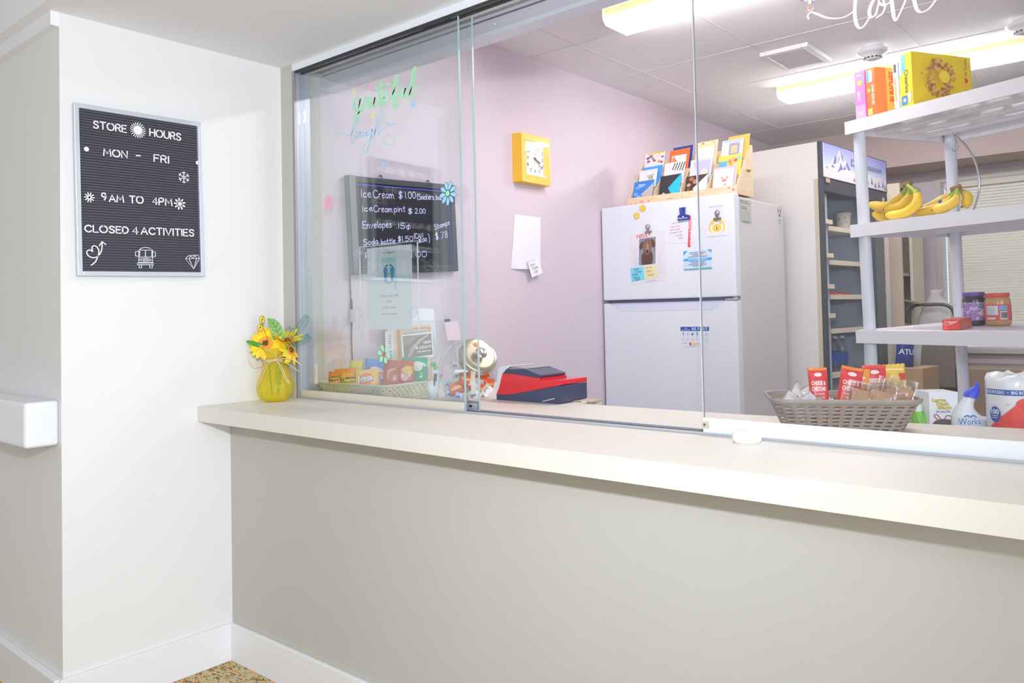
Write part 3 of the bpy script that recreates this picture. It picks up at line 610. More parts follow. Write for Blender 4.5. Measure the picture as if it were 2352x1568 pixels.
# ================================================================== LED menu board on the lilac wall
t=thing('menu_board','black LED writing board with handwritten snack prices hanging on the lilac wall','menu board',(.07,.755,1.53))
U=(0,1,.0435); V=(0,-.0435,1); fm=frame((.0705,.4654,1.330),U,V); W_,H_=.581,.3795
b=MB(M('#2f3138',.4)).at(fm)
b.box((.03,0,0),(W_,.026,.026)).box((.03,H_-.024,0),(W_,H_,.026)).box((W_-.026,.026,0),(W_,H_-.024,.026)); b.box((0,-.001,0),(.034,H_+.001,.028),M('#777c80',.45))
kid(b,'frame',t,bevel=.002)
PAN=M('#24242b',.18,spec=.6); b=MB(PAN).at(fm).box((.034,.026,.004),(W_-.026,H_-.024,.016)); kid(b,'writing_panel',t)
GLO=M('#3b3fb8',.4,em='#4a4cf0',ems=.7)
b=MB(GLO).at(fm@TR(0,0,.0165)); b.rect(.05,H_-.032,W_-.03,H_-.029,GLO); b.rect(W_-.0305,.03,W_-.0285,H_-.03,GLO); kid(b,'light_strip',t)
INK=M('#d9d4ff',.5,em='#cfcaff',ems=.42); PM=frame((.0875,0,0),(0,1,0),(0,0,1))
for s,y0,z0,y1,z1,hh in (('Ice',.5191,1.6312,.5678,1.6359,.030),('Cream',.579,1.6346,.6861,1.6427,.0315),('$',.7123,1.6457,.7332,1.6477,.0275),('1.00',.7485,1.6497,.8067,1.6547,.0275),('(Snickers,',.8165,1.6508,.9156,1.6607,.0225),('bars)',.925,1.661,.985,1.665,.0215),
  ('Ice',.5248,1.5754,.5744,1.5827,.0233),('Cream',.5796,1.579,.6755,1.5855,.0263),('pint',.6867,1.5878,.7472,1.5943,.0245),('$',.7624,1.5869,.7856,1.5888,.0217),('2.00',.8013,1.5915,.861,1.5955,.0205),
  ('Envelopes',.5241,1.5095,.6705,1.5229,.0273),('.15¢',.6964,1.5218,.7724,1.5232,.0228),('Soda',.5263,1.4436,.6,1.4529,.0228),('bottle',.6161,1.4524,.6895,1.4618,.0195),('$1.50',.7046,1.4683,.787,1.4745,.0205),
  ('(CAN',.7949,1.4843,.845,1.4905,.0215),(')',.878,1.475,.884,1.476,.032),('$1.00',.8201,1.4697,.8663,1.4786,.0137),('Ramen',.535,1.39,.64,1.395,.0235),('$1.00',.745,1.4035,.8626,1.4111,.0246),('Stamps',.9144,1.5306,1.0056,1.5594,.0209),('$.78',.9195,1.4881,.9934,1.5024,.0279)):
    r=math.atan2(z1-z0,y1-y0); b=MB(INK).at(PM); b.hand(s,y0,z0,hh,.0026,INK,.05,math.hypot(y1-y0,z1-z0),r); kid(b,'handwritten_text',t)
for y,z in ((.6311,1.7276),(.8921,1.7369)):
    b=MB(M('#6d6f75',.3,metal=.6)).tube([(.0685,y,z+.004),(.078,y,z+.002),(.082,y,z-.004),(.08,y+.001,z-.012)],.002,8); b.at(TR(.072,y,z+.004)).sphere((0,0,0),.0045,None,10,6); kid(b,'hanging_hook',t)
BLK=M('#35373c',.45)
b=MB(BLK).tube(SMO([(.073,.468,1.33),(.072,.470,1.28),(.0725,.472,1.225)]),.0022,8).tube([(.074,.472,1.232),(.074,.473,1.192)],[.004,.0055],10)
b.tube(SMO([(.0725,.473,1.14),(.072,.472,1.08),(.0725,.474,1.0),(.074,.478,.93),(.075,.48,.877)]),.0022,8).tube([(.073,.473,1.145),(.073,.473,1.115)],[.0045,.0025],10)
c=kid(b,'power_cable',t); b=MB(M('#b7bfb9',.45)).box((.0695,.463,1.143),(.081,.483,1.193)); kid(b,'inline_controller',t,bevel=.003)
# ================================================================== vase of sunflowers
rnd=random.Random(7)
CAMP=Vector((2.546,-1.469,1.167))
VG=GLASS('yellow_glass',(.965,.90,.36),(1,.97,.7),1.5,.03,.03); VG2=VEIL('yellow_glass_body',(.97,.92,.42),'#efdc46',.34,.06)
t=thing('vase','yellow diamond-pattern glass vase standing in the corner of the counter','vase',(.094,.118,.8755))
prof=[(.030,.0),(.041,.004),(.050,.014),(.057,.026),(.0615,.038),(.0635,.05),(.062,.062),(.058,.075),(.053,.088),(.048,.101),(.044,.114),(.0415,.127),(.0405,.140)]
n=26; b=MB(VG2); rings=[]
for i,(r,z) in enumerate(prof):
    rings.append([((r*(1.0+(.014 if (i%2==0 and 0<i) else 0)))*math.cos(2*PI*(j+.5*(i%2))/n),(r*(1.0+(.014 if (i%2==0 and 0<i) else 0)))*math.sin(2*PI*(j+.5*(i%2))/n),z) for j in range(n)])
vs=[p for r in rings for p in r]; fs=[]
for i in range(len(rings)-1):
    for j in range(n):
        a,bb=i*n+j,i*n+(j+1)%n; c,d=(i+1)*n+j,(i+1)*n+(j+1)%n
        fs+= [(a,bb,c),(bb,d,c)] if i%2==0 else [(a,d,c),(a,bb,d)]
b.add(vs,fs,None,False); b.lathe([(.0001,.0005),(.036,.001)],26,caps=False)
b.lathe([(.0405,.140),(.0400,.15),(.0405,.165),(.0425,.178),(.0445,.184),(.0445,.186),(.0425,.186),(.0405,.178),(.0385,.165),(.038,.15)],26,None,True,caps=False)
b.build('glass_body',t)
RAF=M('#e8c9a0',.8); b=MB(RAF)
for k in range(3): b.tube([((.0415+.001*k)*math.cos(2*PI*j/20),(.0415+.001*k)*math.sin(2*PI*j/20),.142+.003*k+.001*math.sin(j)) for j in range(21)],.0014,6)
b.build('raffia_wrap',t)
kx,ky=.0435*.84,-.0435*.54; b=MB(RAF); b.sphere((kx,ky,.146),(.006,.006,.005),None,8,6)
rt=Vector((.761,.648,0)); fw=Vector((.84,-.54,0))
def strand(P,r=.0013):
    b.tube(SMO([tuple(Vector((kx,ky,.146))+rt*x+fw*y+Vector((0,0,z))) for x,y,z in P],5),r,5)
for P in ([(0,0,0),(-.03,.006,-.012),(-.05,.004,-.05),(-.062,.006,-.092)],[(0,0,0),(-.022,.012,-.012),(-.04,.012,-.045),(-.054,.012,-.084)],[(0,0,0),(-.04,.0,-.008),(-.075,.002,-.018),(-.093,.0,.008)],
          [(0,0,0),(.02,.012,-.018),(.034,.016,-.05),(.05,.016,-.083)],[(0,0,0),(.016,.014,-.02),(.03,.018,-.055),(.042,.018,-.079)],[(0,0,0),(.03,.002,-.008),(.058,.0,-.022),(.083,-.002,-.042)],
          [(0,0,0),(.035,.0,.004),(.07,.0,-.002),(.094,.0,-.022)],[(.094,.0,-.022),(.082,.004,-.012),(.05,.006,.004),(.0,.002,.0)],[(0,0,0),(.004,.006,.018),(-.01,.004,.03),(-.038,.0,.042)],[(0,0,0),(.022,.004,.012),(.04,.004,.02),(.05,.006,.028)]): strand(P)
b.build('raffia_bow',t)
PY=M('#ffe02a',.55); PY2=M('#fdc92c',.55); PO=M('#f7a832',.55); GR1=M('#4f9a3a',.6); GR2=M('#2f7d4a',.6); GR3=M('#7fb83f',.6)
def petal3(b,c,d,nrm,L,w,lift,droop,m1,m2,split=.35):
    d=d.normalized(); s=nrm.cross(d).normalized(); up=nrm.normalized(); T=7
    prof=(.30,.62,.86,1.0,.96,.72,.06)
    vs=[]
    for i in range(T):
        u=i/(T-1); base=c+d*(L*u)+up*(lift*u-droop*u*u)
        for k,q in enumerate((-1,-.5,0,.5,1)): vs.append((base+s*(w*.5*prof[i]*q)+up*(-.0022*(1-q*q)*math.sin(PI*u)+.0012*(k%2)*math.sin(PI*u)))[:])
    for i in range(T-1):
        m=m1 if (i+.5)/(T-1)<split else m2
        b.add([vs[i*5+k] for k in range(5)]+[vs[(i+1)*5+k] for k in range(5)],[(k,k+1,k+6,k+5) for k in range(4)],m,True)
def flower(label,c,nrm,L,w,npet,lift,droop,stem_to,loc):
    c=Vector(c); nrm=Vector(nrm).normalized(); a=nrm.orthogonal().normalized(); bb=nrm.cross(a)
    t=thing('sunflower',label,'flower',tuple(c),group=None)
    for row in range(2):
        for k in range(npet):
            an=2*PI*(k+.5*row)/npet+rnd.uniform(-.1,.1); d=a*math.cos(an)+bb*math.sin(an)
            b=MB(PY); petal3(b,c+d*.008-nrm*.002*row,d,nrm,L*rnd.uniform(.88,1.08)*(1-.05*row),w,lift*rnd.uniform(.7,1.2),droop*rnd.uniform(.6,1.4),PO,(PY,PY2)[row] if k%3 else PY)
            kid(b,'petal',t)
    b=MB(M('#7a5a1e',.8)).at(TR(*c)@nrm.to_track_quat('Z','Y').to_matrix().to_4x4()).sphere((0,0,.002),(.0105,.0105,.005),None,14,8)
    for k in range(26):
        r=.010*math.sqrt((k+1)/26); an=k*2.4; b.sphere((r*math.cos(an),r*math.sin(an),.0045+.004*(1-r/.0105)),.0019,M('#c9861c',.7) if k%2 else M('#2f2410',.8),6,4)
    kid(b,'flower_centre',t)
    b=MB(GR1).tube(SMO([tuple(c-nrm*.003),tuple(c-nrm*.02+Vector((0,0,-.01))),stem_to],6),.0024,7); kid(b,'stem',t)
    return t
flower('large yellow sunflower tipped over the rim of the vase towards the letter board',(.082,.090,1.079),(.62,-.68,.45),.056,.021,11,.010,.012,(.085,.112,.90),0)
flower('yellow sunflower facing up at the top of the vase bunch',(.122,.150,1.086),(.35,-.10,.93),.05,.019,10,.028,.006,(.097,.125,.90),0)
flower('yellow sunflower with orange throat hanging over the vase rim towards the window',(.130,.160,1.052),(.78,.40,.35),.048,.022,8,.008,.02,(.105,.122,.92),0)
def leaf(name,label,cat,P,w,m,parent=None,nz=(.84,-.54,.2),vein=None):
    P=[Vector(p) for p in SMO(P,5)]; b=MB(m); L=len(P); N=Vector(nz)
    vs=[]
    for i,p in enumerate(P):
        d=(P[min(i+1,L-1)]-P[max(i-1,0)]).normalized(); s=d.cross(N).normalized(); u=i/(L-1); ww=w*math.sin(PI*min(1,u*.93+.07))**.8
        for q in (-1,-.5,0,.5,1): vs.append((p+s*(ww*.5*q)+N.normalized()*(.004*abs(q)))[:])
    b.add(vs,[(i*5+k,i*5+k+1,i*5+k+6,i*5+k+5) for i in range(L-1) for k in range(4)],m,True)
    if vein:
        b.tube([(p+N.normalized()*.0012)[:] for p in P],.0008,5,vein)
        for i in range(3,L-3,2):
            d=(P[i+1]-P[i-1]).normalized(); s=d.cross(N).normalized()
            for q in (-1,1): b.tube([(P[i]+N.normalized()*.0015)[:],(P[i]+d*.012+s*q*w*.33+N.normalized()*.003)[:]],.0012,4,vein)
    return b
t=thing('leaf_spray','broad green leaf with pale veins rising behind the sunflowers','leaf',(.10,.12,1.06))
b=leaf('','','',[(.105,.125,1.055),(.106,.125,1.10),(.098,.117,1.14),(.083,.098,1.165)],.042,M('#8fb86a',.6),vein=M('#5d9a45',.6)); kid(b,'leaf_blade',t)
kid(MB(GR1).tube([(.105,.125,1.06),(.10,.122,.92)],.0022,7),'stem',t)
t=thing('foliage_sprig','green leaves lying over the rim of the vase between the sunflowers','leaf',(.10,.11,1.06))
for P,w,m in (([(.10,.11,1.062),(.092,.10,1.066),(.075,.075,1.058)],.02,GR2),([(.105,.115,1.06),(.125,.13,1.066),(.14,.14,1.058)],.022,GR1),([(.09,.10,1.06),(.06,.06,1.078),(.043,.038,1.088)],.016,GR1),([(.11,.12,1.058),(.115,.135,1.075),(.125,.15,1.09)],.02,GR3)):
    kid(leaf('','','',P,w,m),'leaf_blade',t)
kid(MB(GR1).tube([(.10,.115,1.064),(.098,.118,.95)],.002,7),'stem',t)
t=thing('fern_sprig','feathery green fern sprig leaning towards the glass beside the sunflowers','leaf',(.12,.15,1.06))
for P in ([(.118,.145,1.06),(.138,.175,1.11),(.152,.195,1.145),(.162,.208,1.172)],[(.115,.14,1.062),(.138,.165,1.075),(.160,.195,1.088),(.172,.207,1.10)],[(.112,.138,1.06),(.128,.15,1.10),(.135,.16,1.13)]):
    Q=SMO(P,6); b=MB(GR2).tube(Q,.0009,5)
    for i in range(3,len(Q)-1):
        p=Vector(Q[i]); d=(Vector(Q[min(i+1,len(Q)-1)])-Vector(Q[i-1])).normalized(); s=d.cross(Vector((.84,-.54,0))).normalized(); l=.022*math.sin(PI*(i/len(Q)*.9+.08))
        for q in (-1,1):
            e=p+s*q*l+d*l*.8; b.add([(p-d*.0007)[:],(p+(e-p)*.5+d*.0014)[:],e[:],(p+(e-p)*.5-d*.0012)[:]],[(0,1,2,3)],GR2)
    kid(b,'frond',t)
kid(MB(GR2).tube([(.118,.145,1.062),(.10,.125,.95)],.0018,6),'stem',t)
t=thing('butterfly_pick','yellow spotted butterfly decoration on a wire above the big sunflower','decoration',(.075,.085,1.145))
fm=frame((.074,.083,1.145),(.60,.72,.25),(-.15,-.1,.98))
for P in ([(0,0),(-.006,.012),(-.003,.028),(.008,.03),(.013,.018),(.006,.004)],[(0,0),(-.012,.003),(-.02,-.008),(-.016,-.022),(-.005,-.02),(.001,-.006)]):
    b=MB(M('#e8d33f',.6)).at(fm); b.prism(SMO(P+[P[0]],4)[:-1],0,.0012,M('#e8d33f',.6))
    b.at(fm@TR(0,0,.0014))
    cx=sum(p[0] for p in P)/6; cy=sum(p[1] for p in P)/6
    b.disc(cx,cy,.0038,M('#6b3a1c',.7),12,.0022,.6); b.disc(cx+.004,cy+.007,.002,M('#8d4a1e',.7),10); b.disc(cx-.004,cy-.006,.0016,M('#58702c',.7),10)
    b.stroke(SMO([(p[0]*.94,p[1]*.94) for p in P],3),.0012,M('#8a7a20',.7)); kid(b,'wing',t)
kid(MB(M('#4a3a1c',.7)).tube([(.0735,.082,1.138),(.0752,.084,1.152)],.0015,6).tube([(.0745,.083,1.14),(.088,.10,1.08)],.0006,5),'body',t)

# ================================================================== baskets with pierced sides
def rrect(l,w,r,n):
    P=[]; 
    for cx,cy,a in ((l/2-r,w/2-r,0),(-l/2+r,w/2-r,90),(-l/2+r,-w/2+r,180),(l/2-r,-w/2+r,270)):
        P+=[(cx+r*math.cos(math.radians(a+90*k/6)),cy+r*math.sin(math.radians(a+90*k/6))) for k in range(7)]
    # resample evenly
    D=[0]
    for i in range(len(P)): D.append(D[-1]+math.dist(P[i],P[(i+1)%len(P)]))
    out=[];tot=D[-1];i=0
    for k in range(n):
        s=tot*k/n
        while D[i+1]<s: i+=1
        q=(s-D[i])/max(1e-9,D[i+1]-D[i]); a=P[i];c=P[(i+1)%len(P)]; out.append((a[0]+(c[0]-a[0])*q,a[1]+(c[1]-a[1])*q))
    return out
def basket(label,loc,rz,l0,w0,l1,w1,H,m,nper,rows,hole,handle=None,rim=.008):
    t=thing('basket',label,'basket',loc,rz)
    zs=[0,.006]
    kinds=['s']
    for r in rows: zs+= [zs[-1]+r[0]]; kinds+=[r[1]]
    k=(H-rim)/zs[-1]; zs=[z*k for z in zs]
    ring=[]
    for z in zs:
        q=z/H; ring.append([(x,y,z) for x,y in rrect(l0+(l1-l0)*q,w0+(w1-w0)*q,.03+.006*q,nper)])
    b=MB(m); vs=[p for r in ring for p in r]; fs=[]
    for i in range(len(zs)-1):
        for j in range(nper):
            if kinds[i]!='s' and hole(i,j): continue
            if handle and handle(i,j,nper): continue
            c=(j+1)%nper; fs.append((i*nper+j,i*nper+c,(i+1)*nper+c,(i+1)*nper+j))
    b.add(vs,fs,m,True); b.add(ring[0],[tuple(range(nper-1,-1,-1))],m)
    o=b.build('woven_wall',t,weld=True); sm=o.modifiers.new('thickness','SOLIDIFY'); sm.thickness=.0018; sm.offset=0
    R=rrect(l1,w1,.036,64); R0=rrect(l0+(l1-l0)*.97,w0+(w1-w0)*.97,.036,64)
    b=MB(m).loft([[(x*s,y*s2,z) for x,y in R] for s,s2,z in ((1.0,1.0,H-rim),(1.02,1.028,H-rim*.6),(1.022,1.03,H-.001),(1.01,1.015,H),(.99,.985,H-.0015),(.988,.983,H-rim))],m,True,caps=False); b.build('rim',t)
    return t
BEI=M('#d9d3bc',.55); TAUP=M('#a3958a',.5)
ROT1=math.radians(3)
basket('shallow beige perforated plastic basket full of chip bags behind the tinted glass',(.262,.432,.8755),ROT1,.335,.225,.385,.272,.055,BEI,200,[(.005,'s'),(.0045,'h'),(.004,'s'),(.0045,'g'),(.004,'s'),(.0045,'h'),(.004,'s'),(.0045,'g'),(.003,'s')],lambda i,j:(j+ (2 if i%4==2 else 0))%4==0,
    lambda i,j,n:(i in range(4,9)) and (min((j-8)%n,(8-j)%n)>=0 and (j in (3,4,5,6,7,8,9,10,11,12))))
# ================================================================== snack bags
def bagshape(w,h,d,crimp=.006,nx=14,ny=12,seed=0):
    r=random.Random(seed); ph=[r.uniform(0,6.28) for _ in range(4)]
    def dep(u,v):                     # u -1..1, v 0..1
        e=max(0,min(v*h-crimp,h-crimp-v*h))/h
        return d*.5*(max(0,1-abs(u)**2.6)**.7)*(min(1,e*4.5)**.6)*(1+.12*math.sin(4*u+ph[0]+5*v)+.08*math.sin(9*v+ph[1]-3*u))+.0006
    def wd(v): return w*.5*(1-.05*math.sin(PI*v))
    return dep,wd
def snackbag(name,label,cat,loc,rz,w,h,d,col,prints,lean=0,roll=0,seed=0,group=None,teeth=True,rough=.3,tilt=None,zone=None):
    dep,wd=bagshape(w,h,d,seed=seed); nx,ny=16,14
    t=thing(name,label,cat,loc,group=group,rot=Euler((lean,roll,rz),'XYZ')); TM[t]=TR(*loc)@Euler((lean,roll,rz)).to_matrix().to_4x4()
    m0=M(col,rough,spec=.6) if isinstance(col,str) else col; b=MB(m0)
    for side in (-1,1):
        vs=[]; 
        for j in range(ny+1):
            v=j/ny
            for i in range(nx+1):
                u=-1+2*i/nx; x=u*wd(v); z=h*v
                if teeth and j in (0,ny): z+= (.0012 if i%2 else -.0012)
                vs.append((x,side*dep(u,v) if 0<i<nx else 0,z))
        for j in range(ny):
            for i in range(nx):
                f=[j*(nx+1)+i,j*(nx+1)+i+1,(j+1)*(nx+1)+i+1,(j+1)*(nx+1)+i]
                if side>0: f=f[::-1]
                mm=zone((i+.5)/nx,(j+.5)/ny) if zone else m0
                b.add([vs[k] for k in f],[(0,1,2,3)],mm,True)
    b.build('wrapper',t,weld=True)
    if prints:
        p=MB(); prints(p,w,h); p=refine(p,w*.11); q=MB()
        q.mats=p.mats; q.mi=p.mi; q.f=p.f; q.sm=p.sm
        for x,y,z in p.v:
            v=min(.999,max(.001,y/h)); u=max(-.98,min(.98,x/max(1e-6,wd(v)))); q.v.append((x,-dep(u,v)-.0008-z,y))
        q.build('printing',t)
    return t
cR=lambda s:M(s,.4)
def pr_reese(p,w,h):
    p.stroke([(-w*.3,h*.52),(w*.3,h*.6)],h*.3,cR('#7a3b10')); p.ft("Reese's",0,h*.50,h*.17,cR('#ffd84a'),.02,w=w*.62,rot=.08); p.ft('PIECES',0,h*.25,h*.1,cR('#ffe27a'),.02,rot=.08)
def pr_cheet(p,w,h):
    p.stroke([(-w*.32,h*.5),(w*.36,h*.6)],h*.34,cR('#2d2a1c')); p.ft('Cheetos',0.01*w,h*.44,h*.25,cR('#f7e27c'),.03,w=w*.74,rot=.12); p.rect(-w*.3,h*.1,w*.3,h*.2,cR('#ef8a3b'))
def pr_cheet2(p,w,h):
    p.ft('Cheetos',0,h*.40,h*.2,cR('#f7e27c'),.03,w=w*.7,rot=-.08)
def pr_ruff(p,w,h):
    p.stroke(SMO([(-w*.36,h*.42),(-w*.1,h*.62),(w*.2,h*.55),(w*.38,h*.36)],4),h*.22,cR('#f5f2f4')); p.ft('Ruffles',0,h*.40,h*.25,cR('#d23b3e'),.03,w=w*.68,rot=-.05); p.ft('ORIGINAL',0,h*.25,h*.07,cR('#eef3fb'),.02)
def pr_frit(p,w,h):
    p.disc(-.02*w,h*.52,w*.3,cR('#e8823c'),24,h*.3,.15); p.ft('Fritos',-.03*w+.0012,h*.42-.0012,h*.28,cR('#33507e'),.05,w=w*.58,rot=.13); p.ft('Fritos',-.03*w,h*.42,h*.28,cR('#eef4fb'),.03,w=w*.58,rot=.13); p.poly([(-w*.48,.02*h),(w*.48,.02*h),(w*.48,h*.3),(w*.2,h*.16),(-w*.48,h*.1)],cR('#e0604a'))
def pr_dor(p,w,h):
    p.ft('TS',w*.2,h*.45,h*.12,cR('#f4e6e0'),.03); p.poly([(-w*.1,h*.62),(w*.42,h*.5),(w*.42,h*.78),(w*.1,h*.82)],cR('#e2b23f'))
def pr_green(p,w,h):
    p.disc(w*.13,h*.70,w*.2,cR('#e4ece6'),20,h*.16); p.stroke(SMO([(w*.2,h*.72),(w*.3,h*.8),(w*.4,h*.72)],4),w*.06,cR('#eaf4ea'))
    for x,y,c in ((-.2,.4,'#f3f0e4'),(-.05,.3,'#f2d6c8'),(.25,.36,'#eaf4ea'),(-.25,.24,'#f3f0e4'),(.05,.18,'#e9efe6')): p.disc(w*x,h*y,w*.05,cR(c),10,w*.035,.5)
Y=math.radians(38)
BG='bags in the beige basket'
snackbag('snack_bag','small orange candy bag with yellow lettering at the wall end of the beige basket','snack bag',(.128,.348,.905),Y,.054,.058,.018,'#f2702b',pr_reese,-.15,.05,1)
snackbag('snack_bag','plain orange cheese puff bag standing behind the small candy bag','snack bag',(.118,.405,.905),Y-.05,.08,.066,.026,'#f58a33',pr_cheet2,-.1,-.05,2)
snackbag('snack_bag','light orange cheese puff bag with dark-outlined yellow lettering in the beige basket','snack bag',(.196,.358,.904),Y,.068,.056,.022,'#f6a052',pr_cheet,-.12,.06,3)
snackbag('snack_bag','yellow chip bag peeping up behind the cheese puff bags','snack bag',(.085,.475,.91),Y,.05,.085,.02,'#e8dc4e',None,-.05,.1,4)
snackbag('snack_bag','blue ridged potato chip bag with white and red lettering','snack bag',(.225,.455,.905),Y,.096,.098,.03,'#4f8fdc',pr_ruff,-.1,.14,5)
snackbag('snack_bag','yellow and red corn chip bag leaning at the front of the beige basket','snack bag',(.315,.352,.903),Y,.092,.074,.03,'#f1c765',pr_frit,-.2,-.1,6)
snackbag('snack_bag','brick red tortilla chip bag standing beside the corn chips','snack bag',(.372,.405,.90),Y+.25,.066,.108,.03,'#b0503c',None,-.08,.12,7)
snackbag('snack_bag','brick red chip bag with pale lettering between the tortilla chips and the green bag','snack bag',(.388,.458,.90),Y+.1,.075,.104,.024,'#b4563f',pr_dor,-.05,-.03,8)
snackbag('snack_bag','green chip bag with white onion picture at the shop end of the beige basket','snack bag',(.375,.520,.90),Y-.05,.098,.112,.034,'#2fa87c',pr_green,-.1,0,9)
# ================================================================== cup with pens
t=thing('pen_cup','white round cup holding pens beside the beige basket','cup',(.505,.487,.8755))
b=MB(M('#e6eff6',.35)).lathe([(.0001,0),(.019,0),(.0215,.03),(.0225,.058),(.0205,.058),(.0195,.03),(.017,.004),(.0001,.004)],24,caps=False); b.lathe([(.0226,.036),(.0228,.038),(.0227,.04)],24,caps=False); b.build('cup_body',t)
def pen(label,x,y,a,bend,col,L=.1,cap=None,top=None):
    t=thing('pen',label,'pen',(.505+x,.487+y,.881),rot=(a,bend,0)); b=MB(M(col,.35)).tube([(0,0,0),(0,0,L*.72)],.0035,8); b.build('barrel',t)
    b=MB(M(cap or col,.35)).tube([(0,0,L*.72),(0,0,L*.97),(0,0,L)],[.004,.004,.0022],8); b.build('pen_cap',t)
    if top:
        b=MB(M(top,.7))
        for k in range(9):
            an=k*.7; b.sphere((.006*math.cos(an),.006*math.sin(an),L+.004+.0022*k),(.008,.008,.007),None,8,5)
        b.build('fluffy_topper',t)
pen('orange marker pen in the white cup',-.008,-.004,.02,-.12,'#f0ab54',.104,'#8e9bc8'); pen('pen with a fluffy green topper in the white cup',.003,.002,0,.03,'#e8e8ea',.094,'#dfe9df','#6fbf6c')
pen('dark pen leaning in the white cup',.008,-.006,.1,.22,'#3b3f52',.082); pen('red-capped pen leaning in the white cup',.010,.005,-.1,.28,'#d6dce2',.08,'#d98a84'); pen('short black pen in the white cup',-.002,.008,-.15,-.02,'#4b5060',.078)
# ================================================================== sign holder and sheets by the lilac wall
t=thing('sign_stand','clear acrylic sign stand on the side counter near the lilac wall','sign stand',(.26,.74,.8755))
AC2=GLASS('acrylic_stand',(.98,.985,.985),(1,1,1),1.49)
b=MB(AC2).at(frame((.262,.575,.8765),(-.10,1,0),(-.22,-.02,1))).box((0,0,0),(.335,.27,.003)); kid(b,'upright_plate',t)
b=MB(AC2).box((.255,.58,.8757),(.33,.90,.8785)); kid(b,'foot_plate',t)
b=MB(M('#cfd4dc',.2)).at(frame((.262,.575,.8765),(-.10,1,0),(-.22,-.02,1))).box((0,.2695,.0002),(.335,.2712,.0028)).box((.3345,0,.0002),(.336,.27,.0028)); kid(b,'plate_edge',t)
fm=frame((.2662,.560,.994),(-.12,1,.03),(-.22,.13,1))
t=thing('postcard','dark grey postcard turned upside down with white capitals in the acrylic stand','postcard',(.27,.66,.994))
b=MB(M('#e8e9ea',.5)).at(fm).box((0,0,0),(.185,.101,.0012)); b.at(fm@TR(0,0,.0013)); DG=M('#73766f',.5); b.rect(.006,.008,.178,.095,DG)
b.poly([(.006,.06),(.05,.062),(.09,.085),(.14,.093),(.178,.095),(.006,.095)],M('#8f8f8a',.5)); b.poly([(.04,.008),(.075,.045),(.12,.07),(.17,.092),(.15,.092),(.1,.074),(.06,.05),(.03,.012)],M('#b3aca0',.5)); b.stroke(SMO([(.03,.02),(.05,.05),(.08,.06),(.11,.08)],4),.0012,M('#cfcabd',.5))
WL=M('#e9e9e6',.5)
for s,x,y,hh in (('MISSED!',.148,.057,.0095),("YOU WON'T BE",.130,.038,.0105),('NEW SUMMER MENU',.125,.0235,.006)): b.ft(s,x,y+hh,hh,WL,.03,rot=PI)
kid(b,'printed_card',t)
t=thing('lunch_sign','closed for lunch sign with an orange printed border behind the postcard','sign',(.17,.70,.8765))
fm=frame((.168,.575,.8765),(-.02,1,0),(-.03,0,1)); b=MB(M('#f0e2d6',.6)).at(fm).box((0,0,0),(.24,.25,.001)); b.at(fm@TR(0,0,.0011)); OB=M('#eeb35f',.6)
for r in ((.05,.232,.235,.24),(.226,.02,.234,.24),(.05,.02,.066,.24)): b.rect(*r,OB)
b.ft('CLOSED FOR LUNCH',.145,.212,.0095,M('#a39a90',.6),0,w=.13,rot=.06); b.hand('Open at 1',.02,.05,.01,.001,M('#777',.6) if False else M('#7d7d80',.6),0,.1,PI/2); kid(b,'printed_sheet',t)
t=thing('paper_sheet','large white sheet leaning on the lilac wall behind the lunch sign','paper',(.14,.76,.8765))
b=MB(M('#e9edf6',.6)).at(frame((.150,.655,.8765),(0,1,-.03),(-.15,.02,1))).box((0,0,0),(.222,.325,.001)); kid(b,'sheet',t)
t=thing('paper_slip','narrow white strip of paper with upright handwriting beside the lunch sign','paper',(.19,.57,.8765))
fm=frame((.190,.548,.8765),(-.05,1,0),(-.05,0,1)); b=MB(M('#eef0f2',.6)).at(fm).box((0,0,0),(.045,.23,.0008)); b.at(fm@TR(0,0,.0009)).hand('Store Office',.03,.11,.014,.0016,M('#6d7178',.6),0,.105,PI/2); kid(b,'sheet',t)
t=thing('pink_note','pale pink note hanging from a black binder clip beside the acrylic stand','note',(.205,.90,1.10))
fm=frame((.2055,.862,1.058),(-.1,1,.0),(-.22,0,1)); b=MB(M('#edd5df',.7)).at(fm).box((0,0,0),(.09,.081,.0006)); kid(b,'note_sheet',t)
t=thing('binder_clip','black binder clip gripping the pink note','clip',(.19,.885,1.143))
fm=frame((.190,.8615,1.137),(-.1,1,.0),(-.22,0,1)); b=MB(M('#3d4147',.35)).at(fm).loft([[(x,y,z) for y,z in ((-.001,.004),(.009,.0065),(.009,.001),(-.001,-.002))] for x in (0,.032)],None,False); kid(b,'clip_body',t)
b=MB(M('#b9bec4',.25,metal=.8)).at(fm)
for x in (.006,.022): b.tube(SMO([(x-.004,.006,.004),(x-.004,.02,.002),(x,.024,.001),(x+.004,.02,.002),(x+.004,.006,.004)],4),.0007,5)
kid(b,'wire_handle',t)
# ================================================================== candy jar
JC=Vector((.632,.532,.972)); JN=Vector((.80,-.27,.535)).normalized(); JQ=JN.to_track_quat('Z','Y').to_matrix().to_4x4()
JG=GLASS('jar_glass',(.955,.965,.96),(1,1,1),1.5,.0,.01)
t=thing('candy_jar','big tilted glass candy jar with a steel lid on the counter by the window opening','jar',(.632,.532,.8755))
b=MB(JG); R=.103
rings=[]; 
for th in [38,44,52,62,74,86,98,110,122,134,146,158,170,179]:
    a=math.radians(th); rr=R*math.sin(a); zz=R*math.cos(a); ring=[]
    for j in range(40):
        p=JC+(JQ@Vector((rr*math.cos(2*PI*j/40),rr*math.sin(2*PI*j/40),zz)))
        if p.z<.8765: p.z=.8765
        ring.append(p[:])
    rings.append(ring)
b.loft(rings,JG,True,caps=False); kid(b,'glass_body',t)
STL=M('#c9bfa8',.28,metal=.85); JL=TR(*JC)@JQ
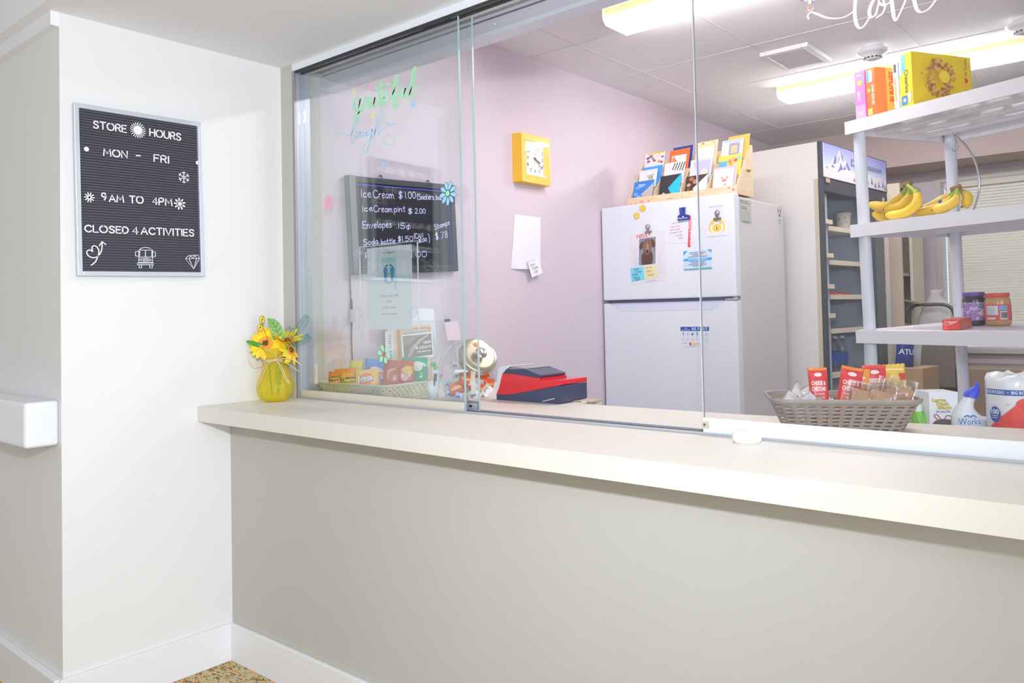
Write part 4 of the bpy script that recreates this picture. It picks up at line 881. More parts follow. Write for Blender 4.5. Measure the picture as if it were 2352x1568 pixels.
b=MB(STL).at(JL); b.lathe([(.064,.078),(.0665,.080),(.0675,.086),(.067,.100),(.064,.103),(.045,.1035),(.0001,.1035)],48,caps=False); kid(b,'lid',t)
b=MB(M('#d7d6d4',.18,metal=.9)).at(JL); b.lathe([(.006,.1035),(.007,.112),(.019,.116),(.021,.119),(.019,.122),(.0001,.123)],32,caps=False); kid(b,'lid_knob',t)
b=MB(M('#f3a14d',.5)).at(JL); b.lathe([(.0095,.1037),(.0095,.1042),(.0001,.1043)],20,caps=False) 
for i in range(len(b.v)): 
    v=Vector(b.v[i])+ (JQ@Vector((-.002,.040,0))); b.v[i]=v[:]
b.at(JL@TR(-.002,.040,.1044)@RZ(2.2)).ft('25¢',0,-.002,.0045,M('#b3541c',.5),.02); kid(b,'price_sticker',t)
# strip label wrapped on the jar front
b=MB(M('#f4f5f7',.5)); vs=[]
for k in range(15):
    az=math.radians(-72+5.2*k)
    for el in (2.5,8.0):
        e=math.radians(el-k*-.35); vs.append((JC+Vector((math.cos(az)*math.cos(e),math.sin(az)*math.cos(e),math.sin(e)-.06))*(R*1.006))[:])
b.add(vs,[(2*i,2*i+2,2*i+3,2*i+1) for i in range(14)],None,True); kid(b,'paper_label',t)
def candy(label,p,rot,w,h,d,c1,c2,txt,seed,group):
    dep,wd=bagshape(w,h,d,.004,seed=seed); b=MB(M(c1,.25,spec=.7)); nx,ny=8,6
    for side in (-1,1):
        vs=[((-1+2*i/nx)*wd(j/ny),side*dep(-1+2*i/nx,j/ny) if 0<i<nx else 0,h*(j/ny-.5)) for j in range(ny+1) for i in range(nx+1)]
        for j in range(ny):
            for i in range(nx):
                f=[j*(nx+1)+i,j*(nx+1)+i+1,(j+1)*(nx+1)+i+1,(j+1)*(nx+1)+i]; b.add([vs[k] for k in (f if side<0 else f[::-1])],[(0,1,2,3)],M(c2,.25,spec=.7) if c2 and j in (2,3) and 2<=i<=5 else None,True)
    if txt:
        p0=MB(); p0.ft(txt,0,-.002,h*.2,M('#ffe14d',.4),.04,w=w*.7,rot=.1)
        m=p0.mats; base=len(b.v)
        for x,y,z in p0.v: b.v.append((x,-d*.5-.0016,y))
        i=b.idx(m[0])
        for f in p0.f: b.f.append([base+k for k in f]); b.mi.append(i); b.sm.append(False)
    o=b.build('wrapped_candy',None,weld=True); o.location=p; o.rotation_euler=rot; return tag(o,label,'candy',group)
cr=random.Random(11); VY=math.radians(45)
CG='wrapped candies in the glass jar'
for p,rz,ry,sz in (((.678,.480,.945),VY,.35,1),((.700,.530,.962),VY+.3,-.3,1),((.640,.468,.915),VY,-.25,1),((.690,.512,.908),VY+.2,.1,1.05),((.655,.505,.962),VY-.2,.5,.9),((.700,.565,.925),VY+.6,.2,.9)):
    candy('orange wrapped peanut butter cup inside the glass jar',p,(cr.uniform(-.3,.3),ry,rz),.052*sz,.042*sz,.012,'#ee5a28',None,"Reese's",cr.randint(1,99),CG+', orange')
for p in ((.590,.478,.905),(.612,.462,.895),(.655,.462,.890),(.565,.50,.925),(.60,.49,.93)):
    candy('blue and clear wrapped candy inside the glass jar',p,(cr.uniform(-.6,.6),cr.uniform(-.8,.8),VY+cr.uniform(-.5,.5)),.030,.026,.014,'#c9d4ee','#5f7fd0',None,cr.randint(1,99),CG+', blue')
for p in ((.625,.475,.925),(.605,.515,.905),(.66,.485,.935)):
    candy('gold wrapped candy inside the glass jar',p,(cr.uniform(-.6,.6),cr.uniform(-.8,.8),VY+cr.uniform(-.5,.5)),.030,.028,.013,'#d9c47a','#b59a4e',None,cr.randint(1,99),CG+', gold')
for p,s in (((.697,.50,.935),1.1),((.69,.498,.893),1.3),((.715,.535,.905),1.1),((.60,.545,.955),1),((.575,.53,.985),1),((.615,.53,.995),1),((.565,.545,.955),1),((.64,.55,.985),1),((.59,.56,.915),1.2),((.64,.57,.935),1.2),((.65,.54,.905),1.2)):
    candy('white wrapped candy inside the glass jar',p,(cr.uniform(-.6,.6),cr.uniform(-.8,.8),VY+cr.uniform(-.5,.5)),.040*s,.03*s,.016,'#efece8',('#c8b7a8','#9aa6b0','#b9b0ac')[cr.randint(0,2)],None,cr.randint(1,99),CG+', white')
# ================================================================== red and navy postage machine
t=thing('postage_meter','red and navy postage meter on the counter next to the candy jar','postage meter',(.88,.60,.8755))
RED=M('#e0303c',.25,spec=.6,coat=.3); NAV=M('#474d69',.35); GRY=M('#a7a6aa',.35)
def slab(P,y0,y1,m,name,bev=.003):
    b=MB(m).loft([[(x,y,z) for x,z in P] for y in (y0,y1)],m,False); kid(b,name,t,bevel=bev)
slab([(.752,.8757),(.752,.893),(.8173,.8955),(.9034,.9125),(1.0219,.934),(1.0219,.884),(1.0137,.8757)],.545,.69,NAV,'base')
slab([(.752,.8932),(.765,.9184),(.781,.9639),(.8192,.9645),(.9406,.9543),(.9373,.9349),(.9431,.948),(1.0224,.9507),(1.022,.9353),(.9034,.9130),(.8174,.8960)],.5445,.69,RED,'red_cover')
slab([(.7815,.9643),(.7962,.9778),(.8772,.9825),(.9436,.9641),(.9406,.9547),(.8193,.9649)],.545,.68,NAV,'top_cover')
slab([(.7985,.9782),(.8199,.9885),(.8801,.983),(.8772,.9827)],.555,.68,GRY,'lid_strip',.001)
slab([(.7405,.8757),(.7438,.9177),(.7577,.9820),(.7787,.9885),(.812,.9895),(.79,.977),(.772,.95),(.755,.9),(.7515,.8757)],.552,.69,M('#eceef4',.35),'side_panel')
MB(M('#c9cbd6',.3)).at(frame((.95,.5447,.879),(1,0,.25),(0,0,1))).box((0,0,0),(.05,.003,.0008)).build('trim_line',t,loc=(0,0,0)); 
for ch in t.children:
    if ch.name.startswith('trim_line'): ch.matrix_parent_inverse=TM[t].inverted()
for k,(x,y,c,l) in enumerate(((1.01,.64,'#cfb59a','tan folded leaflet lying on the counter beside the postage meter'),)):
    b=MB(M(c,.6)).box((-.045,-.035,0),(.045,.035,.004)); b.box((-.045,-.0352,.0015),(.045,-.035,.0028),M('#5d5d86',.6)).box((.01,-.0353,0),(.03,-.035,.004),M('#efe9e2',.6)); o=b.build('leaflet'); o.location=(1.035,.655,.8757); o.rotation_euler=(0,0,.1); tag(o,l,'leaflet')
# ================================================================== white call button on the counter
t=thing('call_button','white plastic call button on the counter in front of the snack basket','call button',(1.80,.185,.8755),math.radians(35))
b=MB(M('#fafafc',.3)).loft([[(x*s,y*s,z) for x,y in rrect(.062,.045,.02,40)] for s,z in ((.86,0),(.92,.001),(1,.006),(1,.016),(.97,.021),(.86,.0245))],None,True); b.build('case',t)
MB(M('#f4f5f8',.25)).loft([[(x*s,y*s,z) for x,y in rrect(.034,.028,.0138,32)] for s,z in ((1,.0245),(1,.0262),(.9,.0272))],None,True).build('push_pad',t)
# ================================================================== refrigerator
FW=M('#e9ecf4',.3,spec=.5); FSHADE=M('#d9d6d6',.4)  # cabinet is the same white, greyed to put its shade into the colour
t=thing('refrigerator','white top-freezer refrigerator covered in magnets and notes','refrigerator',(.4695,2.52,0))
b=MB(FSHADE).box((.085,2.262,.03),(.855,2.83,1.722)); kid(b,'cabinet',t,bevel=.006)
for x in (.12,.82): kid(MB(DARK).box((x-.02,2.29,0),(x+.02,2.78,.032)),'foot',t)
fz=kid(MB(FW).box((.08,2.2,1.2235),(.859,2.258,1.734)),'freezer_door',t,bevel=.009,seg=3)
fd=kid(MB(FW).box((.08,2.2,.09),(.859,2.258,1.2065)),'fridge_door',t,bevel=.009,seg=3)
kid(MB(M('#8f8ea6',.6)).box((.09,2.2585,.1),(.85,2.2618,1.72)),'door_gasket',t)
FF=frame((0,2.1998,0),(1,0,0),(0,0,1))
hp=SMO([(.152,1.2055),(.160,1.185),(.18,1.170),(.22,1.166),(.47,1.166),(.70,1.166),(.745,1.171),(.768,1.186),(.776,1.2055)],5)
b=MB(M('#d3daf0',.3)).at(FF); b.prism(hp,-.0001,.0012,M('#dde3f5',.25)); b.at(FF@TR(0,0,.0013)); b.stroke(hp,.0028,M('#f4f5fa',.25)); b.rect(.13,1.199,.795,1.2055,M('#c3cbe6',.3)); kid(b,'handle_recess',t)
kid(MB(M('#c6cad4',.3,metal=.5)).box((.80,2.197,1.2075),(.858,2.25,1.2155)).box((.845,2.195,1.206),(.862,2.21,1.222)),'hinge',t,bevel=.002)
b=MB().at(FF); b.ft('FRIGIDAIRE',.763,1.671,.0062,M('#9aa0ac',.3,metal=.4),.01,w=.072); b.rect(.727,1.664,.80,1.6648,M('#c4c8d2',.4)); kid(b,'logo',t)
SDM=frame((.8552,0,0),(0,1,0),(0,0,1))
b=MB().at(SDM); EL=M('#c4c3bd',.5); b.rect(2.272,1.592,2.41,1.712,EL); DT=M('#74777a',.6)
for k,(w,z) in enumerate(((.08,1.70),(.11,1.692),(.06,1.672),(.07,1.664),(.09,1.60))): b.rect(2.29,z,2.29+w,z+.0035,DT)
for k in range(5): b.rect(2.29+.022*k,1.615,2.293+.022*k,1.655,M('#9d9f9d',.6))
b.disc(2.287,1.702,.005,DT); b.rect(2.30,1.598,2.39,1.606,M('#8aa5b4',.6)); kid(b,'energy_label',t)
b=MB().at(SDM); b.poly([(2.755,1.715),(2.77,1.69),(2.763,1.672),(2.752,1.69)],M('#6fa95a',.5)); b.poly([(2.795,1.713),(2.78,1.69),(2.787,1.67),(2.798,1.69)],M('#5b9ab0',.5)); b.poly([(2.762,1.668),(2.775,1.655),(2.788,1.667),(2.775,1.676)],M('#3a4447',.5))
for z in (1.64,1.632,1.62): b.rect(2.758,z,2.79,z+.003,DT)
kid(b,'maker_sticker',t)
def flat(name,label,cat,P,m,prints=None,lift=.0006,th=.0004,group=None,part='sheet'):
    """thin sheet on the refrigerator front; P the outline in (x,z)"""
    cx=sum(p[0] for p in P)/len(P); cz=sum(p[1] for p in P)/len(P)
    t=thing(name,label,cat,(cx,2.1995,cz),group=group); b=MB(m).at(FF@TR(0,0,lift)); b.prism(P,0,th,m); b.at(FF@TR(0,0,lift+th+.0001))
    if prints: prints(b)
    kid(b,part,t); return t
def circ(x,z,r,n=24): return [(x+r*math.cos(2*PI*k/n),z+r*math.sin(2*PI*k/n)) for k in range(n)]
for x,z,l,mouth in ((.344,1.707,'yellow round smiley magnet, the upper one of the two on the freezer door',0),(.306,1.671,'yellow round laughing smiley magnet, the lower one of the two on the freezer door',1)):
    def pf(b,x=x,z=z,mouth=mouth):
        b.disc(x,z,.0168,M('#f7c93b',.4)); b.disc(x,z-.001,.0152,M('#fbd64e',.4)); K=M('#5a3d12',.5)
        for s in (-1,1): b.disc(x+s*.0045,z+.004,.0014,K,10,.0022)
        if mouth: b.disc(x,z-.005,.0062,M('#fff5e6',.5),16,.005); b.stroke(SMO([(x-.008,z-.001),(x,z-.011),(x+.008,z-.001)],5),.0012,K)
        else: b.stroke(SMO([(x-.0075,z-.003),(x,z-.009),(x+.0075,z-.003)],5),.0012,K)
    flat('smiley_magnet',l,'magnet',circ(x,z,.0178),M('#a8762a',.4),pf,.0004,.002,'smiley magnets on the freezer','disc')
def pdog(b):
    R_=M('#d9453f',.6); b.ft('NELLY',.35,1.553,.019,R_,.012,w=.088,rot=.09)
    o=frame((0,0,0),(1,.03,0),(-.02,1,0)); 
    def q(u,v): return (.313+u*.101+v*.006,1.405+v*.142+u*.004)
    def poly(P,c): b.poly([q(*p) for p in P],M(c,.45))
    poly([(0,.03),(.03,0),(.97,0),(1,.03),(1,.97),(.97,1),(.03,1),(0,.97)],'#8f98a6')
    for k in range(6): poly([(0,.08+.15*k),(1,.06+.15*k),(1,.072+.15*k),(0,.092+.15*k)],'#7d8695')
    poly([(.2,0),(.8,0),(.86,.2),(.84,.36),(.72,.5),(.3,.5),(.17,.36),(.15,.2)],'#6b4236')
    poly([(.34,.0),(.66,.0),(.68,.2),(.5,.3),(.32,.2)],'#54443f')
    poly(SMO([(.2,.9),(.08,.8),(.03,.66),(.12,.58),(.24,.66),(.3,.84),(.2,.9)],4)[:-1],'#6a4a3e'); poly(SMO([(.76,.94),(.9,.86),(.97,.7),(.9,.6),(.78,.68),(.7,.88),(.76,.94)],4)[:-1],'#5f4035')
    poly(SMO([(.5,.97),(.28,.9),(.22,.7),(.3,.52),(.38,.4),(.5,.36),(.64,.4),(.72,.52),(.8,.72),(.72,.92),(.5,.97)],4)[:-1],'#8a6456')
    poly(SMO([(.5,.86),(.44,.7),(.4,.52),(.5,.44),(.62,.52),(.58,.7),(.5,.86)],4)[:-1],'#a58a80')
    for s in (-1,1): poly([(.5+s*.14+.035*math.cos(2*PI*k/8),.7+.02*math.sin(2*PI*k/8)) for k in range(8)],'#e0b87a'); poly([(.5+s*.14+.018*math.cos(2*PI*k/8),.7+.014*math.sin(2*PI*k/8)) for k in range(8)],'#241a17')
    poly(SMO([(.42,.52),(.5,.55),(.6,.52),(.56,.46),(.5,.445),(.45,.46),(.42,.52)],3)[:-1],'#3b2823'); b.stroke([q(.42,.41),q(.5,.425),q(.6,.41)],.0012,M('#4a322b',.5))
    G=M('#b9bfd0',.7)
    for k in range(9): b.stroke([(.285,1.50-.012*k),(.30+.006*(k%3),1.499-.012*k)],.0014,G); b.stroke([(.432,1.46-.012*k),(.45,1.459-.012*k)],.0014,G)
    b.ft('we love nelly & friends',.385,1.318,.005,M('#5a5d66',.6),0,rot=.09)
flat('dog_flyer','white flyer with a photo of a brown dog on the freezer door','flyer',[(.268,1.301),(.477,1.322),(.469,1.584),(.254,1.569)],M('#e9e6ee',.6),pdog)
HB=M('#24505f',.6)
def pcy(b):
    for s,x,z,h in (("Snack",.281,1.380,.011),("Closing",.29,1.366,.011),("@ 1pm",.273,1.351,.012),("See me",.279,1.336,.010),("Soon!",.292,1.325,.010)): b.hand(s,x,z,h,.0012,HB,.12,None,.08)
flat('sticky_note','cyan sticky note with dark handwriting under the dog photo','note',[(.266,1.319),(.346,1.329),(.342,1.40),(.259,1.391)],M('#7fdcf2',.6),pcy,.0014)
def pye(b):
    for s,x,z,h in (("as an",.358,1.386,.011),("nelly's",.358,1.366,.012),("treat!",.37,1.345,.012)): b.hand(s,x,z,h,.0012,M('#77735a',.6),.12,None,.08)
flat('sticky_note','pale yellow sticky note beside the cyan one under the dog photo','note',[(.348,1.330),(.427,1.336),(.421,1.404),(.3445,1.40)],M('#eee3b4',.6),pye,.0015)
def bulldog(label,x,z,sc,a):
    t=thing('bulldog_clip',label,'clip',(x,2.197,z)); m=M('#a59a90',.3,metal=.8); F2=FF@TR(x,z,.0022)@RZ(a)
    b=MB(m).at(F2).box((-.02*sc,-.009*sc,0),(.02*sc,.0,.007)).box((-.02*sc,-.003*sc,.007),(.02*sc,.0,.0085)); kid(b,'jaw',t,bevel=.001)
    b=MB(m).at(F2); b.prism(SMO([(-.007*sc,0),(-.0075*sc,.014*sc),(-.012*sc,.022*sc),(-.009*sc,.033*sc),(.003*sc,.037*sc),(.013*sc,.030*sc),(.012*sc,.018*sc),(.007*sc,.012*sc),(.007*sc,0)],4),.002,.006,m); kid(b,'grip',t,bevel=.0008)
    b=MB(M('#e4e2e4',.2,metal=.8)).at(F2@TR(.002*sc,.025*sc,.0062)); b.lathe([(.0085*sc,0),(.007*sc,.0015),(.0001,.002)],18,caps=False); kid(b,'magnet_disc',t)
bulldog('metal bulldog clip holding the dog flyer on the freezer door',.377,1.583,.95,.08)
bulldog('metal bulldog clip holding the round yellow card near the freezer corner',.772,1.617,1.0,.02)
def pyc(b):
    Yl=M('#f2cf45',.5); b.disc(.766,1.571,.044,Yl,32,.041); b.disc(.766,1.570,.036,M('#f7f1f0',.5),32,.034); b.disc(.766,1.568,.024,M('#f3cf50',.5),28,.021)
    b.rect(.715,1.527,.82,1.5455,M('#eceaf0',.5)); K=M('#3a3a46',.5); b.disc(.766,1.566,.0075,M('#efe9e2',.5),12,.006)
    for r in (-.5,.5): b.stroke([(.762+r*.008,1.561),(.77+r*.008,1.561)],.0016,K)
    b.rect(.7635,1.561,.7685,1.573,K)
    for k,ch in enumerate('SAVE THE BEES'):
        a=PI*.82-PI*.64*k/12; b.ft(ch,.766+.0285*math.cos(a),1.568+.0285*math.sin(a),.0058,K,.01,rot=a-PI/2) if ch!=' ' else None
flat('bee_card','round-topped yellow and white bee card under the corner clip on the freezer','card',[(.718,1.5455),(.812,1.5455),(.813,1.575),(.80,1.598),(.766,1.612),(.732,1.598),(.719,1.575)],M('#f4f2f4',.5),pyc)
def pnote(b):
    R_=M('#c06a86',.6)
    for s,x,z,h in (("Jeremy's Market",.51,1.608,.0085),("Kristina Norton",.505,1.589,.0075),("vendor's position",.503,1.574,.0075),("No product orders",.506,1.559,.0075),("May thru",.54,1.543,.0075),("8.5.25",.556,1.529,.0075)): b.hand(s,x,z,h,.0008,R_,.15,None,.05)
flat('handwritten_note','white note with faint red handwriting held by the navy clip on the freezer','note',[(.492,1.509),(.668,1.503),(.67,1.634),(.496,1.636)],M('#e8e8f2',.6),pnote)
t=thing('magnet_clip','navy plastic magnet clip above the handwritten note','clip',(.583,2.197,1.655)); NB=M('#2f4294',.35)
b=MB(NB).at(FF@TR(0,0,.0021)); b.prism([(.566,1.686),(.598,1.688),(.596,1.652),(.620,1.645),(.618,1.622),(.556,1.622),(.557,1.645),(.570,1.652)],0,.009,NB); kid(b,'clip_body',t,bevel=.002)
b=MB().at(FF@TR(0,0,.0113)); b.ft('Plaza Care',.587,1.629,.0065,M('#e8ecf6',.5),.015,w=.052); b.disc(.587,1.638,.005,M('#e8ecf6',.5),14,.004); b.rect(.575,1.66,.578,1.682,M('#6175bd',.35)); kid(b,'printing',t)
def pev(b): b.ft('NOTICE OF EVICTION',.6165,1.558,.0085,M('#fbeceb',.5),.02,w=.125,rot=-PI/2)
flat('red_strip','narrow red printed strip hanging from the navy clip on the freezer door','strip',[(.604,1.483),(.619,1.483),(.628,1.60),(.626,1.642),(.614,1.642),(.6135,1.59)],M('#e0525a',.5),pev,.0016)
def pblue(b):
    A=M('#4aa5e6',.5);T_=M('#5bb0b4',.5);D=M('#6a86a8',.5)
    b.rect(.579,1.366,.735,1.463,M('#cfe2f6',.5),.006); b.poly([(.579,1.44),(.579,1.463),(.604,1.464)],A); b.poly([(.71,1.464),(.735,1.464),(.735,1.447)],T_); b.poly([(.579,1.372),(.735,1.374),(.735,1.366),(.579,1.366)],T_); b.rect(.579,1.411,.735,1.423,A)
    for k,(z,w) in enumerate(((1.451,.09),(1.444,.07),(1.437,.05),(1.430,.11),(1.416,.1),(1.405,.09),(1.398,.07),(1.391,.1),(1.383,.06))): b.rect(.657-w/2,z,.657+w/2,z+.0028,M('#eef6fd',.5) if k==4 else D)
flat('info_magnet','blue and white printed information magnet on the freezer door','magnet',[(.578,1.363),(.735,1.368),(.736,1.4645),(.579,1.4635)],M('#d7e6f7',.5),pblue,.0004,.0012)
def pfast(b):
    Bl=M('#2c57a8',.5); b.rect(.551,1.056,.71,1.077,Bl); W_=M('#f2f5fa',.5); b.ft('B.E. F.A.S.T.',.659,1.061,.0125,W_,.02,w=.088); b.ft('Stroke',.582,1.068,.004,W_,.02); b.ft('Know the signs',.582,1.060,.004,W_,.02,w=.046)
    C=M('#3f9fd0',.5)
    for k in range(6):
        x=.566+.026*k; b.ft('BEFAST'[k],x,1.02,.004,M('#8a4a6a',.6))
        if k in (0,3): b.disc(x,1.048,.003,C,10); b.rect(x-.0018,1.03,x+.0018,1.046,C); b.stroke([(x-.007,1.042),(x+.007,1.042)],.002,C)
        elif k==2: b.disc(x,1.04,.0068,C,16)
        else: b.disc(x,1.04,.006,M('#9cc6e0',.5),14,.0035)
        b.rect(x-.008,1.012,x+.008,1.0135,M('#b9bfcc',.6)); b.rect(x-.006,1.008,x+.006,1.0095,M('#b9bfcc',.6))
    b.rect(.562,.992,.59,.994,M('#8d93a2',.6)); b.rect(.601,.984,.612,.998,M('#b96a4a',.5)); b.disc(.628,.991,.0068,M('#e6d23f',.5),16); b.disc(.645,.992,.003,M('#c9607a',.5),10); b.rect(.655,.990,.675,.992,M('#b9bfcc',.6))
flat('health_sticker','stroke warning sticker with a blue heading on the lower fridge door','sticker',[(.549,.974),(.709,.978),(.711,1.079),(.55,1.0755)],M('#e6eaf3',.5),pfast)
# ================================================================== card rack with greeting cards
PINE=WOODM('pale_pine','#ecd7b6','#e2c79f',6,.5,(2,2,14))
t=thing('card_rack','pale wooden greeting card rack standing on the refrigerator','card rack',(.535,2.37,1.7345))
b=MB(PINE).box((.213,2.262,1.7355),(.849,2.272,1.779)); kid(b,'front_board',t,bevel=.001)
for x in (.213,.8395):
    b=MB(PINE).loft([[(xx,y,z) for y,z in ((2.272,1.7355),(2.272,1.778),(2.44,2.005),(2.462,2.005),(2.462,1.7355))] for xx in (x,x+.0095)],None,False); kid(b,'side_panel',t,bevel=.001)
kid(MB(PINE).box((.2225,2.452,1.7355),(.8395,2.461,2.0)),'back_board',t)
for k,(y,z) in enumerate(((2.272,1.742),(2.326,1.835),(2.384,1.918))):
    kid(MB(PINE).box((.2225,y,z-.006),(.8395,min(y+.056,2.4515),z)).box((.2225,y+.05,z),(.8395,y+.054,z+.085)) if k<2 else MB(PINE).box((.2225,y,z-.006),(.8395,2.4515,z)),'tier',t)
for x in (.372,.528,.684):
    b=MB(PINE).loft([[(xx,y,z) for y,z in ((2.2725,1.745),(2.2725,1.80),(2.4515,1.99),(2.4515,1.745))] for xx in (x,x+.006)],None,False); kid(b,'divider',t)
b=MB(M('#c9a64e',.25,metal=.8)).at(TR(.8492,2.40,1.868)).box((0,-.02,-.004),(.003,.02,.004)).box((.003,-.006,-.003),(.009,.018,.003)); kid(b,'latch',t,bevel=.001)
b=MB().at(frame((0,2.2618,0),(1,0,0),(0,0,1))); PKD=M('#e8838f',.6)
for x,z,r in ((.232,1.742,.008),(.262,1.746,.004),(.30,1.751,.011),(.345,1.752,.006),(.806,1.768,.006),(.83,1.757,.008)): b.disc(x,z,r,PKD,12,r*.8)
b.disc(.30,1.748,.005,M('#eed9bb',.6)); b.rect(.46,1.75,.49,1.754,M('#b9a58a',.6)); b.rect(.545,1.748,.548,1.76,PKD); kid(b,'painted_trim',t)
CARDG='greeting cards in the wooden rack'
def gcard(col,row,label,bg,draw=None,dx=0,w=.125,h=.145,dy=0,dz=0,tilt=.02):
    y=(2.279,2.333,2.391)[row]+dy; z=(1.7425,1.8355,1.9185)[row]+.0008+dz; x=(.301,.455,.611,.766)[col]+dx; hh=h*(1,1,1)[row]
    F2=frame((x-w/2,y,z),(1,0,tilt),(-tilt,.30,1)); t=thing('greeting_card',label,'greeting card',(x,y,z),group=CARDG); TM[t]=TR(x,y,z)
    b=MB(M(bg,.5)).at(F2).box((0,0,-.0016),(w,hh,0)); b.at(F2@TR(0,0,.0002))
    if draw: draw(b,w,hh)
    kid(b,'card_front',t); return t
C5=lambda s:M(s,.5)
def d1(b,w,h):
    for x,y,r in ((.2,.72,.013),(.35,.78,.018),(.3,.3,.02),(.15,.45,.015)): b.disc(w*x,h*y,r,C5('#7db4ee'),12,r*.6)
    b.ft('Happy',w*.42,h*.8,.012,C5('#e9f3fd'),.01); b.poly([(w*.42,h*.42),(w,h*.86),(w,0),(w*.72,0)],C5('#c2bdba'))
def d2(b,w,h):
    b.poly([(w*.42,h*.5),(w*.98,h),(w,h*.98),(w,0),(w*.75,0)],C5('#2fc3ee')); b.disc(w*.22,h*.2,.013,C5('#efeeee'),14,.02); b.disc(w*.22,h*.12,.005,C5('#2b2b2f')); b.stroke([(w*.14,h*.3),(w*.32,h*.27)],.002,C5('#2b2b2f')); b.disc(w*.42,h*.1,.007,C5('#c9a77a')); b.disc(w*.5,h*.16,.006,C5('#e9e2d5'))
def d3(b,w,h):
    for x,y,r,c in ((.25,.86,.014,'#a8765a'),(.45,.72,.017,'#b98467'),(.15,.6,.012,'#c9a086'),(.42,.3,.016,'#d0684a'),(.2,.2,.011,'#e0b39a'),(.15,.4,.009,'#8d5b44')): b.disc(w*x,h*y,r,C5(c),14,r*.8)
    b.poly([(w*.35,h*.42),(w,h),(w,0),(w*.62,0)],C5('#eceaf0'))
def d4(b,w,h):
    b.rect(w*.9,0,w*.96,h*.98,C5('#f0a3cb')); b.rect(0,h*.95,w*.96,h*.98,C5('#f0a3cb')); b.disc(w*.5,h*.5,.014,C5('#e4907f'),14,.009); b.disc(w*.38,h*.6,.005,C5('#df7d74')); b.disc(w*.62,h*.6,.005,C5('#df7d74')); b.disc(w*.55,h*.34,.006,C5('#e6a090')); b.disc(w*.42,h*.14,.007,C5('#e8c98f'),10,.005); b.disc(w*.72,h*.5,.003,C5('#8fc3de')); b.rect(w*.25,h*.76,w*.7,h*.772,C5('#e9cdbc'))
def d5(b,w,h):
    b.stroke([(w*.1,h*.9),(w*.9,h*.93)],.003,C5('#e8c3de')); b.poly([(w*.42,h*.7),(w*.86,h*.74),(w*.62,h*.34)],C5('#c3ccb0')); b.poly([(w*.6,h*.6),(w*.8,h*.62),(w*.78,h*.38)],C5('#b9a99c'))
def d6(b,w,h):
    P=[(w*.3,h*.9),(w*.95,h*.95),(w*.92,h*.48),(w*.62,h*.52)]; b.poly(P,C5('#f2f0f2'))
    for k in range(5): x=w*(.4+.12*k); b.stroke([(x,h*(.66-.02*k)),(x+w*.1,h*.93)],.0055,C5('#34333b'))
    b.stroke(SMO([(w*.2,h*.3),(w*.45,h*.38),(w*.8,h*.36)],4),.006,C5('#e0787c'))
def d7(b,w,h):
    b.poly([(w*.1,h*.88),(w*.92,h*.92),(w*.92,h*.22),(w*.4,h*.25)],C5('#d0c8ea'))
    for k in range(7): a=k*.9; b.disc(w*.66+.013*math.cos(a),h*.38+.012*math.sin(a),.007,C5('#eef0d8'),10); b.disc(w*.66+.013*math.cos(a),h*.38+.012*math.sin(a),.002,C5('#d6c84e'),8)
    b.rect(0,h*.05,w*.9,h*.16,C5('#b3d45e'))
def d8(b,w,h):
    b.poly([(0,h*.3),(0,h*.74),(w*.38,h*.74),(w*.38,h*.3)],C5('#6fb4d8'))
    for x,y,c in ((.5,.7,'#ef8a5e'),(.62,.78,'#f3b98e'),(.75,.72,'#ea6f55'),(.88,.8,'#8fd3c4'),(.55,.55,'#f2a274'),(.8,.55,'#f4c9a0')): b.disc(w*x,h*y,.011,C5(c),10)
def d9(b,w,h):
    b.rect(w*.12,h*.93,w*.98,h*.995,C5('#efcf45'))
    for x,y,r,c in ((.15,.78,.012,'#8a5a86'),(.3,.84,.015,'#a678a4'),(.2,.62,.012,'#94648f'),(.42,.72,.008,'#7d4f79'),(.5,.62,.011,'#8b6b4f'),(.62,.5,.011,'#e9e4e6'),(.75,.55,.012,'#e39a8e'),(.9,.75,.010,'#9a6a9a'),(.88,.5,.009,'#7d4f79')): b.disc(w*x,h*y,r,C5(c),7,r*.7)
    b.stroke(SMO([(w*.1,h*.5),(w*.4,h*.72),(w*.8,h*.86)],4),.0018,C5('#8aa05a'))
def d10(b,w,h): b.rect(w*.14,0,w*.86,h*.72,C5('#f6f0ee')); b.poly([(w*.2,h*.72),(w*.45,h*.4),(w*.14,h*.2)],C5('#ef8a58'))
def d11(b,w,h): b.rect(w*.1,h*.15,w*.84,h*.78,C5('#f2f0ea')); b.rect(w*.88,0,w*.93,h*.9,C5('#efb8cf')); b.rect(w*.28,h*.9,w*.36,h*.96,C5('#9a8a5a')); b.disc(w*.8,h*.92,.007,C5('#b9d98a')); b.stroke([(w*.25,h*.5),(w*.6,h*.52)],.0016,C5('#cfc9c0'))
def d12(b,w,h): b.rect(w*.08,h*.92,w*.95,h*.96,C5('#8fbdf0')); b.rect(w*.34,h*.3,w*.86,h*.86,C5('#b8b2d8')); b.rect(w*.4,h*.35,w*.78,h*.76,C5('#77746a')); b.rect(w*.42,h*.37,w*.76,h*.74,C5('#d5c9a4'))
gcard(0,0,'blue greeting card with a grey envelope corner in the front row of the rack','#3f86dc',d1,-.01,h=.135)
gcard(1,0,'black greeting card with a bright cyan envelope corner in the rack','#37363c',d2,0,h=.148)
gcard(2,0,'chocolate picture greeting card with a white envelope corner in the rack','#4a342e',d3,0,h=.125)
gcard(3,0,'white greeting card with pink edge and a small orange flower in the front row','#f3f0ee',d4,0,h=.150)
gcard(0,1,'bright blue card behind the white cards in the middle row of the rack','#54a5ec',None,.006,.125,.128,.014)
gcard(0,1,'white card with a pale green triangle in the middle row of the rack','#eef0ee',d5,-.008,.112,.108)
gcard(1,1,'white greeting card with black diagonal stripes in the middle row of the rack','#f0eef1',d6,0,h=.13)
